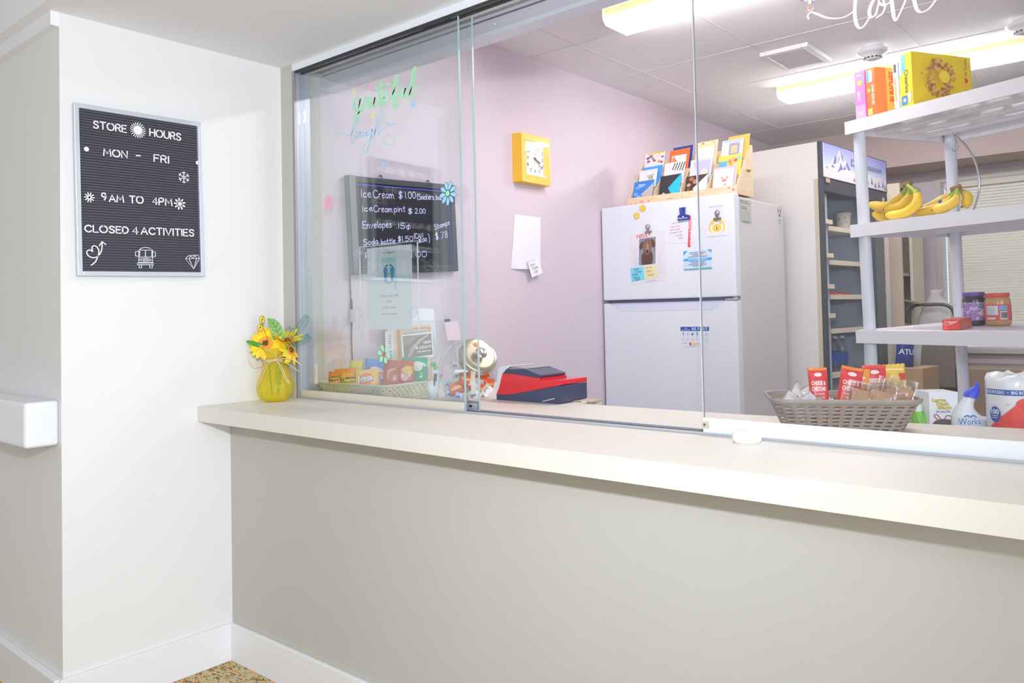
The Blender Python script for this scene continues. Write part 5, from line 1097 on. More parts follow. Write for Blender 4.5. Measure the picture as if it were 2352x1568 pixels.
gcard(2,1,'lavender greeting card with cream flowers and a green base in the rack','#dfe3f6',d7,0,h=.125)
gcard(3,1,'yellow greeting card with orange and teal flowers in the rack','#f2d95e',d8,.008,h=.122)
gcard(0,2,'floral purple and white greeting card in the top row of the rack','#f0edea',d9,0,h=.128)
gcard(1,2,'navy card standing behind the orange framed one in the top row','#2f4c8f',None,.01,.12,.142,.014)
gcard(1,2,'orange framed greeting card in the top row of the rack','#ee7440',d10,0,.122,.124)
gcard(2,2,'pale yellow greeting card with a white panel in the top row of the rack','#efe6ac',d11,.004,h=.145)
gcard(3,2,'orange and white card sticking up last behind the tan framed card','#eec55a',None,.022,.118,.152,.014)
gcard(3,2,'white greeting card with a tan framed picture in the top row of the rack','#eef1f6',d12,-.004,.118,.13)
# ================================================================== wall clock and paper on the lilac wall
t=thing('wall_clock','square yellow wall clock with white dial on the lilac wall','wall clock',(.0685,1.632,1.92))
YC=M('#f9c33c',.4); b=MB(YC); y0,y1,z0,z1=1.475,1.70,1.80,2.035
b.loft([[(.0687,y,z) for y,z in ((y0-.012,z0-.002),(y1+.012,z0-.002),(y1+.012,z1+.002),(y0-.012,z1+.002))],[(.118,y,z) for y,z in ((y0,z0),(y1,z0),(y1,z1),(y0,z1))]],None,False); kid(b,'case',t,bevel=.004)
CF=frame((.1183,0,0),(0,1,0),(0,0,1)); b=MB(M('#f4ebe4',.5)).at(CF); b.rect(1.508,1.836,1.668,2.0,M('#f5ece6',.5)); b.rect(1.640,1.842,1.668,1.995,M('#fbd06a',.5)); K=M('#3a3431',.5); cy,cz=1.574,1.918
for n,y,z in (('12',1.574,1.968),('1',1.607,1.968),('2',1.632,1.944),('3',1.632,1.911),('4',1.632,1.878),('5',1.607,1.852),('6',1.574,1.852),('7',1.541,1.852),('8',1.518,1.878),('9',1.518,1.911),('10',1.521,1.944),('11',1.541,1.968)): b.ft(n,y,z,.0165,K,.0)
b.rect(1.561,1.944,1.583,1.9455,M('#8d8784',.5)); kid(b,'dial',t)
b=MB(K).at(frame((.1215,0,0),(0,1,0),(0,0,1))); b.stroke([(cy-.008,cz+.004),(cy+.038,cz-.016)],.0045,K); kid(b,'hour_hand',t)
b=MB(K).at(frame((.1225,0,0),(0,1,0),(0,0,1))); b.stroke([(cy-.01,cz+.01),(cy+.052,cz-.045)],.003,K); kid(b,'minute_hand',t)
b=MB(M('#d0555a',.5)).at(frame((.1232,0,0),(0,1,0),(0,0,1))); b.stroke([(cy-.01,cz-.028),(cy+.022,cz+.055)],.0011,M('#d0555a',.5)); b.disc(cy,cz,.006,M('#5a4436',.4)); kid(b,'second_hand',t)
kid(MB(GLASS('clock_glass',(.99,.99,.985),(1,1,1),1.1)).box((.1245,1.495,1.828),(.126,1.682,2.008)),'front_glass',t)
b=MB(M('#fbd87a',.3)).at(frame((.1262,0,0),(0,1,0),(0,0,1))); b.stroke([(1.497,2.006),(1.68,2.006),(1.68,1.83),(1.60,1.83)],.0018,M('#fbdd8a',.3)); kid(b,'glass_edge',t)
PW2=M('#f0eef4',.6)
t=thing('paper_note','blank white sheet taped to the lilac wall under the clock','paper',(.069,1.552,1.51))
vs=[];n=12
for i in range(n+1):
    for j in range(n+1):
        u,v=i/n,j/n; y=(1.471+.2*u)*(v)+(1.433+.215*u)*(1-v); z=1.643*v+1.378*(1-v); vs.append((.0695+.010*math.sin(PI*u)*(1-v)*.9+.012*(1-v)*u,y,z))
b=MB(PW2).add(vs,[(i*(n+1)+j,(i+1)*(n+1)+j,(i+1)*(n+1)+j+1,i*(n+1)+j+1) for i in range(n) for j in range(n)],None,True); kid(b,'sheet',t)
t=thing('small_note','small tilted white note with handwriting hanging at the bottom of the blank sheet','note',(.09,1.60,1.37))
fm=frame((.0985,1.556,1.337),(0,1,.30),(-.1,-.30,1)); b=MB(M('#f4f2f6',.6)).at(fm).box((0,0,0),(.088,.085,.0005)); b.at(fm@TR(0,0,.0006)); b.disc(.008,.077,.005,M('#8d8a92',.6)); b.disc(.008,.077,.0038,M('#f4f2f6',.6)); b.rect(.016,.076,.062,.0785,M('#b5b2bb',.6))
b.hand('Snack',.012,.052,.013,.0013,M('#6a6872',.6),.1); b.hand('Closing',.02,.034,.013,.0013,M('#6a6872',.6),.1); b.hand('1:45p'.replace(':','.'),.025,.014,.013,.0013,M('#6a6872',.6),.1); kid(b,'sheet',t)
# ================================================================== glass-door drinks cooler behind the refrigerator
t=thing('drinks_cooler','tall white drinks cooler with a snowy mountain header behind the refrigerator','cooler',(1.037,2.9,0),-.08)
OW=M('#e9e7e6',.4); DK=M('#4a4c55',.45); IN_=M('#d3dbe8',.5); CRM=M('#e8dcc8',.5)
def lk(b,name,**k): return b.build(name,t,**k)
lk(MB(OW).box((-.70,0,.0),(-.012,.03,2.064)).box((-.70,.91,.0),(-.012,.94,2.064)).box((-.70,.03,.06),(-.67,.91,2.064)).box((-.67,.03,2.03),(-.012,.91,2.064)).box((-.67,.03,.06),(-.012,.91,.28)),'cabinet')
lk(MB(M('#cfc3b2',.5)).box((-.035,-.003,.06),(-.012,.0,1.86)),'edge_strip')
lk(MB(IN_).box((-.669,.031,.281),(-.664,.72,2.02)).box((-.664,.71,.281),(-.03,.72,2.02)).box((-.664,.031,.281),(-.03,.036,2.02)).box((-.664,.036,.281),(-.03,.71,.30)),'inner_liner')
lk(MB(DK).box((-.0119,.0,.10),(.010,.028,1.866)).box((-.0119,.028,1.795),(.010,.94,1.866)).box((-.0119,.028,.10),(.01,.72,.30)).box((-.0119,.70,.30),(.01,.722,1.795)),'door_frame',bevel=.002)
b=MB(M('#565b68',.35)).box((-.0119,.722,.10),(.011,.865,1.795)); HF=lambda x,y,z:frame((x,y,z),(0,1,0),(0,0,1)); b.at(HF(.0112,0,0))
for y in (.735,.852):
    for z in (1.74,1.5,1.25,1.0): b.disc(y,z,.005,M('#b9bcc4',.3,metal=.5),10)
lk(b,'side_panel')
lk(MB(CRM).box((-.0119,.865,.10),(.012,.882,1.83)),'edge_post'); lk(MB(OW).box((-.0119,.882,.10),(.01,.94,1.83)),'corner_post')
lk(MB(M('#dfe6f2',.4)).box((-.03,.60,.30),(-.02,.70,1.795)),'mullion')
b=MB(M('#b9c3d6',.4)).box((-.028,.056,.30),(-.016,.112,1.79)); b.at(HF(-.0158,0,0))
for k in range(7): b.disc(.082,.42+.2*k,.006,M('#4a4f5a',.5),10)
lk(b,'shelf_rail')
SZ=(1.607,1.418,1.225,1.035,.79)
for z in SZ: lk(MB(M('#d9dbe0',.45)).box((-.6,.04,z-.012),(-.04,.705,z)).box((-.04,.115,z-.02),(-.014,.705,z+.006),CRM),'shelf')
for z in (1.63,1.445,1.275,1.115): lk(MB(CRM).box((-.014,.034,z-.012),(.008,.125,z+.012)),'price_strip')
b=MB(M('#43454e',.5)).box((-.0119,-.001,1.867),(.012,.941,2.064)); lk(b,'sign_box',bevel=.002)
b=MB().at(HF(.0125,.012,1.872)); w,h=.915,.186
# sky bands, mountain, foothills, trees
for k in range(12): c=('#8f93d2','#979cd6','#9fa6da','#a7b0de','#b0bae2','#b9c4e6','#c3cdea','#ccd6ed','#d5def0','#dde4f1','#e4e8f1','#e9ebf0')[k]; b.poly([(0,h*(1-k/12)),(w,h*(1-k/12)),(w,h*(1-(k+1)/12)),(0,h*(1-(k+1)/12))],M(c,.4),.0002)
b.lay=4; SN=M('#e9e4e4',.4); RK=M('#7d79b4',.4); TRE=M('#8580b8',.4)
b.poly([(0,h*.36),(w*.1,h*.4),(w*.2,h*.42),(w*.35,h*.33),(w*.5,h*.36),(w*.7,h*.42),(w,h*.35),(w,0),(0,0)],SN)
b.poly([(w*.1,h*.36),(w*.17,h*.72),(w*.2,h*.68),(w*.245,h*.92),(w*.29,h*.75),(w*.31,h*.6),(w*.345,h*.66),(w*.42,h*.3),(w*.3,h*.22)],SN)
for P in ([(.245,.92),(.29,.75),(.30,.55),(.27,.66)],[(.17,.72),(.2,.68),(.19,.5),(.14,.42)],[(.245,.9),(.235,.62),(.2,.45),(.225,.7)],[(.345,.66),(.40,.4),(.37,.36),(.33,.5)],[(.25,.55),(.29,.36),(.24,.3),(.2,.2),(.24,.42)],[(.13,.42),(.17,.34),(.11,.34)],[(.31,.5),(.33,.38),(.29,.34)]): b.poly([(w*x,h*y) for x,y in P],RK)
for x,y,s in ((.52,.3,.2),(.6,.18,.22),(.67,.16,.18),(.74,.22,.26),(.8,.12,.2),(.86,.16,.24),(.93,.2,.28),(.97,.1,.2),(.05,.3,.06),(.45,.12,.1)): b.poly([(w*(x-.014),h*(y-s*.3)),(w*(x+.014),h*(y-s*.3)),(w*x,h*(y+s*.6))],TRE); b.poly([(w*(x-.02),h*(y-s*.32)),(w*(x+.02),h*(y-s*.32)),(w*x,h*(y+s*.2))],TRE)
b.ft('Destination',w*.66,h*.55,.038,M('#6d6a86',.4),0,w=w*.5)
b.stroke([(.002,.002),(.002,h-.002)],.003,M('#dfe2ee',.4)); b.poly([(.02,-.03),(.075,-.03),(.075,-.006),(.02,-.006)],M('#b9a695',.5))
lk(b,'header_picture')
KM=TR(1.037,2.9,0)@RZ(-.08)
def kc(x,y,z): return (KM@Vector((x,y,z)))[:]
def put(o,x,y,z,rz=0): o.location=kc(x,y,z); o.rotation_euler=(0,0,rz-.08); return o
t=thing('drink_cup','tall paper cup with brown floral print and a green lid tab on the cooler shelf','cup',kc(-.13,.60,1.6072),-.08)
b=MB(M('#e9e0d6',.5)).lathe([(.0001,0),(.034,0),(.036,.006),(.048,.112),(.049,.114),(.046,.114)],28,caps=False); b.build('cup_body',t)
b=MB(M('#8a6a4e',.6))
for k in range(16):
    a=-1.9+.24*k; z=.02+.085*((k*7)%10)/10; r=.0362+.012*z/.112+.0006; c,s=math.cos(a),math.sin(a)
    b.at(frame((r*c,r*s,z),(-s,c,0),(0,0,1))); b.stroke(SMO([(-.004,0),(0,.005),(.004,.002),(.002,-.005)],3),.002,None or M('#8a6a4e',.6))
b.build('printed_pattern',t)
b=MB(M('#f1efec',.4)).lathe([(.05,.113),(.0505,.119),(.047,.123),(.0001,.124)],28,caps=False); b.build('lid',t); MB(M('#7cc067',.5)).box((-.016,-.05,.122),(.012,-.018,.132)).build('lid_tab',t,bevel=.003)
for k,(y,z) in enumerate(((.30,1.2255),(.45,1.2255))):
    b=MB(M('#b9404a',.4)).box((-.08,-.06,0),(.08,.06,.022)).box((-.08,-.0605,.008),(.08,-.06,.014),M('#e9d9d4',.5)); tag(put(b.build('flat_carton',bevel=.002),-.15,y,z),('flat red carton on the third cooler shelf, the one by the rail','flat red carton on the third cooler shelf, the one farther in')[k],'carton','red cartons in the cooler')
WB=GLASS('clear_bottle',(.93,.95,.97),(1,1,1),1.4,.05,.02); LBB=M('#3c55a8',.4)
first=None
for k in range(8):
    x,y=-.09-.12*(k//4)*.6-.0,.16+.09*(k%4)+.03*(k//4)
    if k==0:
        t=thing('water_bottle','clear water bottle with a blue label on the bottom deck of the cooler','bottle',kc(x,y,.7905),group='water bottles in the cooler'); first=t
        MB(WB).lathe([(.0001,0),(.03,.001),(.0325,.01),(.0325,.13),(.028,.155),(.014,.18),(.0125,.195)],18,caps=False).build('bottle_body',t); MB(LBB).lathe([(.0329,.05),(.0329,.11)],18,caps=False).build('label',t); MB(M('#e9eef6',.4)).lathe([(.0145,.188),(.0145,.203),(.0001,.204)],14,caps=False).build('cap',t)
    else: dup(first,kc(x,y,.7905),(0,0,k*.4),'clear water bottle with a blue label on the bottom deck of the cooler')
t=thing('drink_crate','cardboard carton standing on the floor in front of the cooler side panel','carton',kc(.17,.78,0),-.08)
b=MB(M('#b99e7c',.7)).box((-.11,-.14,0),(.11,.14,.80)); b.build('carton_body',t,bevel=.003)
snackbag('water_pack','blue and white drink pouch standing on the carton by the cooler','drink pack',kc(.16,.70,.801),math.radians(36),.105,.20,.05,'#2f4593',lambda p,w,h:(p.ft('ATU',0,h*.38,.03,M('#eef1f8',.4),.02),p.disc(0,h*.74,.016,M('#6f8fd6',.4))),0,.08,31)
snackbag('chip_pouch','pale pouch with a lime green price tag beside the blue drink pouch','drink pack',kc(.17,.82,.801),math.radians(36),.09,.20,.04,'#c9cbd4',lambda p,w,h:(p.rect(-w*.4,h*.62,w*.35,h*.97,M('#cfe23f',.5)),p.ft('45',0,h*.7,.03,M('#333a20',.5),.02)),0,.10,32)
# ================================================================== white plastic shelving unit
SHM=TR(1.582,1.65,0)@RZ(-.362)@TR(0,0,1.074)@RX(math.radians(1.8))@TR(0,0,-1.074)
SE=SHM.to_euler(); SB=SHM@Vector((0,0,0))
t=thing('shelving_unit','white ventilated plastic shelving unit holding bananas, jars and cereal','shelving unit',SB[:],rot=SE)
TM[t]=SHM
SP=M('#eceaee',.45); SW,SD=.95,.63
def SV(a,b_,z): return (SHM@Vector((a,b_,z)))[:]
ZL=(1.859,1.471,1.074,.69,.30)
for z in ZL:
    b=MB(SP); H_=.0475
    b.box((0,0,z-H_),(SW,.012,z)).box((0,SD-.012,z-H_),(SW,SD,z)).box((0,.012,z-H_),(.012,SD-.012,z)).box((SW-.012,.012,z-H_),(SW,SD-.012,z))
    b.box((-.003,-.003,z-H_-.001),(SW+.003,SD+.003,z-H_+.004)) if False else None
    n=13
    for k in range(n):
        y=.012+(SD-.024)*k/n; b.box((.012,y+.008,z-.007),(SW-.012,y+(SD-.024)/n-.004,z-.0005))
    for k in range(10):
        x=.012+(SW-.024)*k/9; b.box((max(.012,x-.011),.012,z-.012),(min(SW-.012,x+.011),SD-.012,z-.001))
    for y in (.17,.315,.46): b.box((.012,y-.011,z-.040),(SW-.012,y+.011,z-.008))
    b.build('shelf_panel',t)
for x in (.035,SW-.035):
    for y in (.035,SD-.035):
        for za,zb in zip((0,)+tuple(reversed(ZL))[:-1],tuple(reversed(ZL))):
            MB(M('#dfe2ec',.4)).lathe([(.0215,za+(.0 if za==0 else .0005)),(.0215,zb-.0126)],20).at(TR(0,0,0)).build('post',t,loc=(x,y,0))
# ---- cereal boxes on the top shelf
def cbox(label,a,b_,wd,dp,h,c,rz,prints=None,front=None):
    loc=SV(a,b_,1.8595); t=thing('cereal_box',label,'cereal box',loc,rot=(SHM@RZ(rz)).to_euler(),group=None); TM[t]=TR(*loc)@(SHM@RZ(rz)).to_euler().to_matrix().to_4x4()
    MB(M(c,.4)).box((0,0,0),(wd,dp,h)).build('box',t,bevel=.0008)
    if front:
        b=MB().at(frame((0,-.0004,0),(1,0,0),(0,0,1))); front(b,wd,h); b.build('spine_print',t)
    if prints:
        b=MB().at(frame((wd+.0004,0,0),(0,1,0),(0,0,1))); prints(b,dp,h); b.build('face_print',t)
C4=lambda s:M(s,.45)
def f_pk(b,w,h): b.rect(0,0,w,h*.3,C4('#f6a3da')); b.ft('Fruity',w*.5,h*.9,.008,C4('#fbe9f5'),.02,w=w*.5); b.disc(w*.55,h*.76,.011,C4('#e8c95a'),14); b.ft('LUCKY',w*.5,h*.5,.010,C4('#f7f4f6'),.03,w=w*.8,rot=PI/2); b.ft('OS',w*.5,h*.1,.012,C4('#f7f4f6'),.03)
def f_or(b,w,h): b.rect(w*.1,h*.72,w*.7,h*.96,C4('#f2f4f8')); b.rect(w*.1,h*.72,w*.35,h*.96,C4('#3f9fe0')); b.ft('HONEY BUNCHES',w*.6,h*.45,.010,C4('#f7efe0'),.02,w=h*.4,rot=-PI/2); b.disc(w*.3,h*.55,.007,C4('#f9d05a')); b.rect(w*.1,h*.05,w*.6,h*.18,C4('#f2d26a'))
def s_or(b,w,h):
    b.rect(0,0,w,h,C4('#f2c24a')); b.rect(0,0,.055,h,C4('#f0803a')); R_=C4('#d9402e'); b.ft('BUNCHES',.10,h*.62,.030,R_,.03,w=h*.62,rot=PI/2); b.ft('OF FUN!',.145,h*.68,.024,R_,.03,w=h*.48,rot=PI/2)
    b.disc(.13,h*.2,.024,C4('#c98a4a'),20); b.disc(.13,h*.2,.011,C4('#f4dca0'),16); b.disc(.13,h*.2,.004,C4('#c9703a'),10)
    b.stroke([(.2,h*.15),(.2,h*.4),(.23,h*.4),(.23,h*.62),(.2,h*.62),(.2,h*.85)],.006,C4('#b9d4c0')); b.stroke([(.25,h*.2),(.25,h*.5)],.006,C4('#e6e8d2'))
def s_ye(b,w,h):
    r=random.Random(3); cx,cy=w*.42,h*.53
    for k in range(150):
        a=r.uniform(0,2*PI); q=r.gauss(.052,.0085); x,y=cx+q*math.cos(a),cy+q*math.sin(a)
        b.disc(x,y,.0062,C4(('#c98f52','#d9a86a','#b97c42','#e3bb84')[k%4]),9,.0048); 
        if k%3==0: b.disc(x,y,.002,C4('#9a6232'),7)
    for k in range(26): b.disc(w*r.uniform(.06,.8),h*r.uniform(.08,.94),.0016,C4('#d9b04a'),6)
    hp=[(cx+.022*math.cos(t_)*(1+.25*abs(math.cos(t_))),cy+.022*math.sin(t_)) for t_ in [2*PI*k/16 for k in range(16)]]; b.poly(hp,C4('#f2dc3c'))
    K=C4('#4a4632'); b.ft('to Yours',w*.80,h*.74,.016,K,.005,w=h*.32,rot=PI/2); b.ft('from our',w*.80,h*.18,.016,K,.005,w=h*.30,rot=PI/2)
    x,y=w*.785,h*.49; b.poly([(x+.010,y),(x-.001,y+.010),(x-.008,y+.009),(x-.010,y+.004),(x-.007,y),(x-.010,y-.004),(x-.008,y-.009),(x-.001,y-.010)],C4('#d9402e'))
    for k in range(5): b.rect(w*(.86+.02*k),h*.3,w*(.866+.02*k),h*.86,C4('#cbb438'))
def f_ye(b,w,h): b.ft('Cheerios',w*.42,h*.48,.015,C4('#4a4a32'),.01,w=h*.42,rot=-PI/2); b.rect(w*.2,h*.66,w*.5,h*.98,C4('#6fb4d8')); b.rect(w*.04,h*.62,w*.2,h*.98,C4('#f2f2ee')); b.rect(w*.1,h*.05,w*.55,h*.22,C4('#4f86c9')); b.disc(w*.35,h*.14,.006,C4('#f2f2f2')); b.rect(w*.64,h*.08,w*.86,h*.28,C4('#eef0f2'),.002)
def f_wh(b,w,h): b.rect(w*.2,h*.8,w*.7,h*.97,C4('#55575c')); b.rect(w*.2,h*.2,w*.6,h*.5,C4('#f0b95a')); b.ft('CEREAL',w*.5,h*.6,.006,C4('#d05a6a'),.02,w=h*.2,rot=PI/2); b.rect(0,0,w*.4,h*.06,C4('#4f86c9'))
RB=-.10
cbox('pink cereal box at the end of the top shelf',.030,.03,.046,.24,.180,'#f07fc8',RB,None,f_pk)
cbox('orange cereal box with a yellow bunches of fun face beside the pink one','.078' and .078,.03,.042,.25,.180,'#f0743a',RB,s_or,f_or)
cbox('narrow white cereal box standing against the yellow one on the top shelf',.186,.035,.022,.24,.172,'#f0eef0',RB,None,f_wh)
cbox('slim white and blue cereal box between the white and the yellow ones',.209,.035,.011,.24,.182,'#dfe9f4',RB,None,lambda b,w,h:(b.rect(0,h*.6,w*.7,h*.95,C4('#4fa5e0')),b.rect(0,h*.02,w*.8,h*.15,C4('#4fc0d8')),b.rect(w*.2,h*.3,w*.6,h*.5,C4('#e08aa0'))))
cbox('big yellow cereal box with a ring of oats around a heart on its face',.2215,.02,.052,.30,.190,'#f0d52e',RB,s_ye,f_ye)
# ---- bananas on the second shelf
YB=M('#f2cd3a',.45,noise=.08,nscale=40); YB2=M('#edc640',.45,noise=.1,nscale=40); GB=M('#a9bd45',.5); TB=M('#6f5a34',.7)
def bunch(label,crown,fingers,r):
    base=SV(*crown); t=thing('banana_bunch',label,'bananas',base); TM[t]=TR(*base)
    for P in fingers:
        P=[(x,y,z+.0045) for x,y,z in P]; Q=[Vector(SV(*p)) for p in SMO(P,5)]; n=len(Q); b=MB()
        rad=[]
        for i in range(n):
            u=i/(n-1); rad.append(r*(.38+.62*min(1,max(0,(u-.12)/.25))**.8 if u<.4 else 1 if u<.78 else max(.28,1-((u-.78)/.22)**2*.75)))
        k1=max(2,int(n*.2)); b.tube(Q[:k1+1],rad[:k1+1],9,GB); b.tube(Q[k1:],rad[k1:],9,YB if P[0][1]<.11 else YB2)
        e=(Q[-1]-Q[-2]).normalized(); b.tube([Q[-1],Q[-1]+e*.007],[rad[-1]*.75,rad[-1]*.5],7,TB); kid(b,'banana',t)
    b=MB(M('#9a7a4a',.8)); c=Vector(base); b.tube([c+Vector((-.016,.006,.004)),c+Vector((.014,-.004,.010))],[.0095,.0105],9); kid(b,'crown',t)
    return t
bunch('bunch of ripe bananas with a green neck at the upright end of the second shelf',(.175,.10,1.596),
 [[(.165,.12,1.594),(.132,.125,1.56),(.084,.125,1.533),(.039,.12,1.534),(-.001,.115,1.549)],[(.172,.11,1.59),(.172,.11,1.555),(.150,.105,1.527),(.114,.10,1.515),(.078,.10,1.516)],
  [(.182,.09,1.592),(.226,.075,1.555),(.225,.07,1.516),(.183,.07,1.492),(.14,.068,1.488),(.106,.065,1.494)],[(.165,.135,1.587),(.115,.145,1.524),(.064,.14,1.498),(.035,.135,1.497),(.004,.13,1.512)]],.0185)
SB2=bunch('second bunch of bananas lying beside the back upright, stem towards the banana hanger',(.343,.12,1.556),
 [[(.335,.13,1.555),(.308,.135,1.536),(.273,.13,1.519),(.237,.125,1.504),(.215,.12,1.508)],[(.342,.12,1.552),(.325,.11,1.52),(.295,.105,1.501),(.245,.10,1.489),(.199,.095,1.49)],
  [(.352,.11,1.552),(.364,.085,1.521),(.351,.075,1.502),(.318,.07,1.49),(.288,.07,1.49)],[(.35,.13,1.552),(.372,.13,1.53),(.378,.12,1.505),(.368,.11,1.492)]],.0175)
b=MB(M('#3f6fc4',.4)); b.sphere(SV(.300,.093,1.522),(.0075,.004,.006),None,12,8); kid(b,'fruit_sticker',SB2)
t=thing('banana_hanger','thin curved steel banana hanger standing on the second shelf','banana hanger',SV(.27,.36,1.471))
b=MB(CH).tube([SV(*p) for p in SMO([(.197,.36,1.79),(.215,.36,1.775),(.245,.36,1.735),(.272,.36,1.68),(.283,.36,1.62),(.279,.36,1.565),(.262,.36,1.515),(.245,.36,1.4735)],6)],.0042,10); kid(b,'curved_stem',t)
b=MB(CH).tube([SV(*p) for p in SMO([(.200,.36,1.79),(.197,.36,1.782),(.208,.36,1.757),(.212,.36,1.742),(.204,.36,1.730),(.192,.36,1.733),(.187,.36,1.743)],5)],.002,7); kid(b,'hook',t)
b=MB(CH).at(SHM).tube([(.245+.05*math.cos(2*PI*k/24),.36+.05*math.sin(2*PI*k/24),1.4745) for k in range(25)],.003,8); b.tube([(.195,.36,1.4745),(.295,.36,1.4745)],.003,8); kid(b,'base_ring',t)
# ---- jars and toothpaste on the third shelf
def jar(name,label,a,b_,r,h,body,lidc,cat,wrapfn):
    loc=SV(a,b_,1.0745); t=thing(name,label,cat,loc,rot=SE); TM[t]=TR(*loc)@SE.to_matrix().to_4x4()
    b=MB(M(body,.15,spec=.6,coat=.5)).lathe([(.0001,0),(r*.86,0),(r*.98,.006),(r,.014),(r,h*.76),(r*.95,h*.83),(r*.86,h*.87),(r*.86,h*.9)],36,caps=False); b.build('jar_body',t)
    b=MB(M(lidc,.35)).lathe([(r*.93,h*.885),(r*.95,h*.89),(r*.95,h*.985),(r*.93,h),(.0001,h)],36,caps=False); b.build('lid',t)
    flatp=MB(); wrapfn(flatp,r,h); flatp=refine(flatp,r*.2); q=MB(); q.mats,q.mi,q.f,q.sm=flatp.mats,flatp.mi,flatp.f,flatp.sm
    for x,y,z in flatp.v:
        an=math.radians(-68)+x/r; rr=r+.0006+z; q.v.append((rr*math.cos(an),rr*math.sin(an),y))
    q.build('paper_label',t)
def grid(p,x0,y0,x1,y1,m,n=14):
    z=p._z()
    for k in range(n):
        a=x0+(x1-x0)*k/n;c=x0+(x1-x0)*(k+1)/n; p.add([(a,y0,z),(c,y0,z),(c,y1,z),(a,y1,z)],[(0,1,2,3)],m,True)
def w_jel(p,r,h):
    grid(p,-r*1.7,h*.17,r*1.7,h*.70,M('#d9c8e6',.5)); L1=M('#b48fd2',.5);L2=M('#8d64b4',.5)
    for x,y in ((-.014,.62),(.006,.63),(-.02,.52),(.0,.40),(.012,.33),(-.012,.30),(.016,.41),(-.03,.36),(.03,.22),(.0,.22),(-.036,.6)): p.disc(x,h*y,.0105,L2,14,.009); p.disc(x-.0008,h*y+.0008,.009,L1,14,.0076)
    p.disc(.027,h*.59,.0095,M('#3f6fc4',.5),16,.0085); p.ft('Great',.027,h*.6,.0045,M('#f2f4fa',.5),.02); p.ft('Value',.027,h*.555,.0045,M('#f2f4fa',.5),.02)
    p.poly([(.014,h*.36),(.034,h*.5),(.036,h*.28)],M('#f2eef6',.5)); p.stroke([(-.034,h*.2),(-.034,h*.66)],.004,M('#efe6f4',.5))
def w_pb(p,r,h):
    grid(p,-r*1.8,h*.17,r*1.8,h*.66,M('#e9606a',.5)); p.rect(-.034,h*.34,.006,h*.62,M('#e9eef4',.5)); p.rect(.010,h*.48,.036,h*.62,M('#7fb8ee',.5)); p.rect(.012,h*.2,.037,h*.45,M('#f2f2f4',.5))
    for k in range(9): p.rect(.014+.0024*k,h*.24,.0152+.0024*k+(.0006 if k%3 else 0),h*.42,M('#44464c',.5))
    for k in range(6): p.rect(-.032,h*(.38+.035*k),-.002,h*(.388+.035*k),M('#b9c4d2',.6))
    p.rect(-.03,h*.2,-.002,h*.27,M('#efe9e2',.5))
jar('jelly_jar','grape jelly jar with a purple lid and lilac fruit label on the third shelf',.250,.34,.0385,.122,'#35303a','#6d58b4','jar',w_jel)
jar('peanut_butter_jar','peanut butter jar with a red lid beside the grape jelly','.335' and .336,.34,.0415,.116,'#d3a368','#f0564a','jar',w_pb)
t=thing('toothpaste_box','red toothpaste carton lying end-on at the edge of the third shelf','box',SV(.308,.055,1.0745),rot=(SHM@RZ(.33)).to_euler()); TM[t]=TR(*SV(.308,.055,1.0745))@(SHM@RZ(.33)).to_euler().to_matrix().to_4x4()
MB(M('#e8493f',.35)).box((0,0,0),(.054,.17,.036)).build('carton',t,bevel=.0008)
b=MB().at(frame((0,-.0004,0),(1,0,0),(0,0,1))); b.ft('Colgate',.025,.0245,.0075,M('#f7eeec',.4),.015,w=.038); b.stroke(SMO([(.003,.022),(.022,.0175),(.05,.034)],5),.0012,M('#f7eeec',.4)); b.rect(.006,.013,.012,.0142,M('#f4cfc8',.4)); b.rect(.006,.007,.015,.0082,M('#f4cfc8',.4))
b.at(frame((.0544,0,0),(0,1,0),(0,0,1))); b.rect(.005,.003,.165,.033,M('#d9685e',.35)); b.rect(.01,.008,.16,.0095,M('#eec0b8',.4)); b.rect(.01,.016,.16,.0175,M('#eec0b8',.4)); b.build('printing',t)
# ================================================================== brown woven basket of crackers and cookies
bz=math.radians(28); BC=Vector((1.912,.448,.8755))
basket('taupe woven-look plastic basket full of crackers and cookies behind the clear pane',BC[:],bz,.245,.135,.318,.205,.084,TAUP,176,[(.008,'s'),(.004,'h'),(.0065,'s'),(.004,'g'),(.0065,'s'),(.004,'h'),(.0065,'s'),(.004,'g'),(.0065,'s'),(.004,'h'),(.0065,'s'),(.004,'g'),(.0065,'s'),(.0045,'h'),(.006,'s')],lambda i,j:((j+(0 if i%4==1 else 2))%5)!=0 and ((j+(0 if i%4==1 else 2))%5)!=1,rim=.012)
BM=TR(*BC)@RZ(bz)
def bl(a,b_,z): return (BM@Vector((a,b_,z)))[:]
WT=M('#f7efe9',.5)
def pr_ched(p,w,h):
    R_=M('#df3a40',.35); p.rect(-w*.47,h*.36,w*.47,h*.96,R_); p.disc(0,h*.88,w*.2,M('#f4e4dc',.4),14,h*.035); p.ft('CHEESE &',0,h*.70,.0095,WT,.03,w=w*.72); p.ft('CHEDDAR',0,h*.60,.0095,WT,.03,w=w*.72); p.ft('sandwich',0,h*.53,.006,WT,.0,w=w*.5); p.ft('crackers',0,h*.47,.006,WT,.0,w=w*.5); p.rect(-w*.3,h*.41,w*.3,h*.425,M('#f2d9a0',.4))
def pr_toast(p,w,h):
    p.disc(0,h*.84,w*.22,M('#f4e4dc',.4),14,h*.03); p.ft('TOAST &',0,h*.64,.0125,WT,.03,w=w*.7); p.ft('PEANUT BUTTER',0,h*.55,.006,WT,.02,w=w*.7)
def cracker(label,a,b_,rz,roll,w,h,d,c,pf,seed,z=.012,lean=-.12): return snackbag('cracker_pack',label,'cracker pack',bl(a,b_,z),bz+rz,w,h,d,c,pf,lean,roll,seed)
cracker('red and orange cheese cracker pack at the wrapped-candy end of the taupe basket',-.043,-.012,-.05,-.03,.044,.136,.02,'#f08a2e',pr_ched,41)
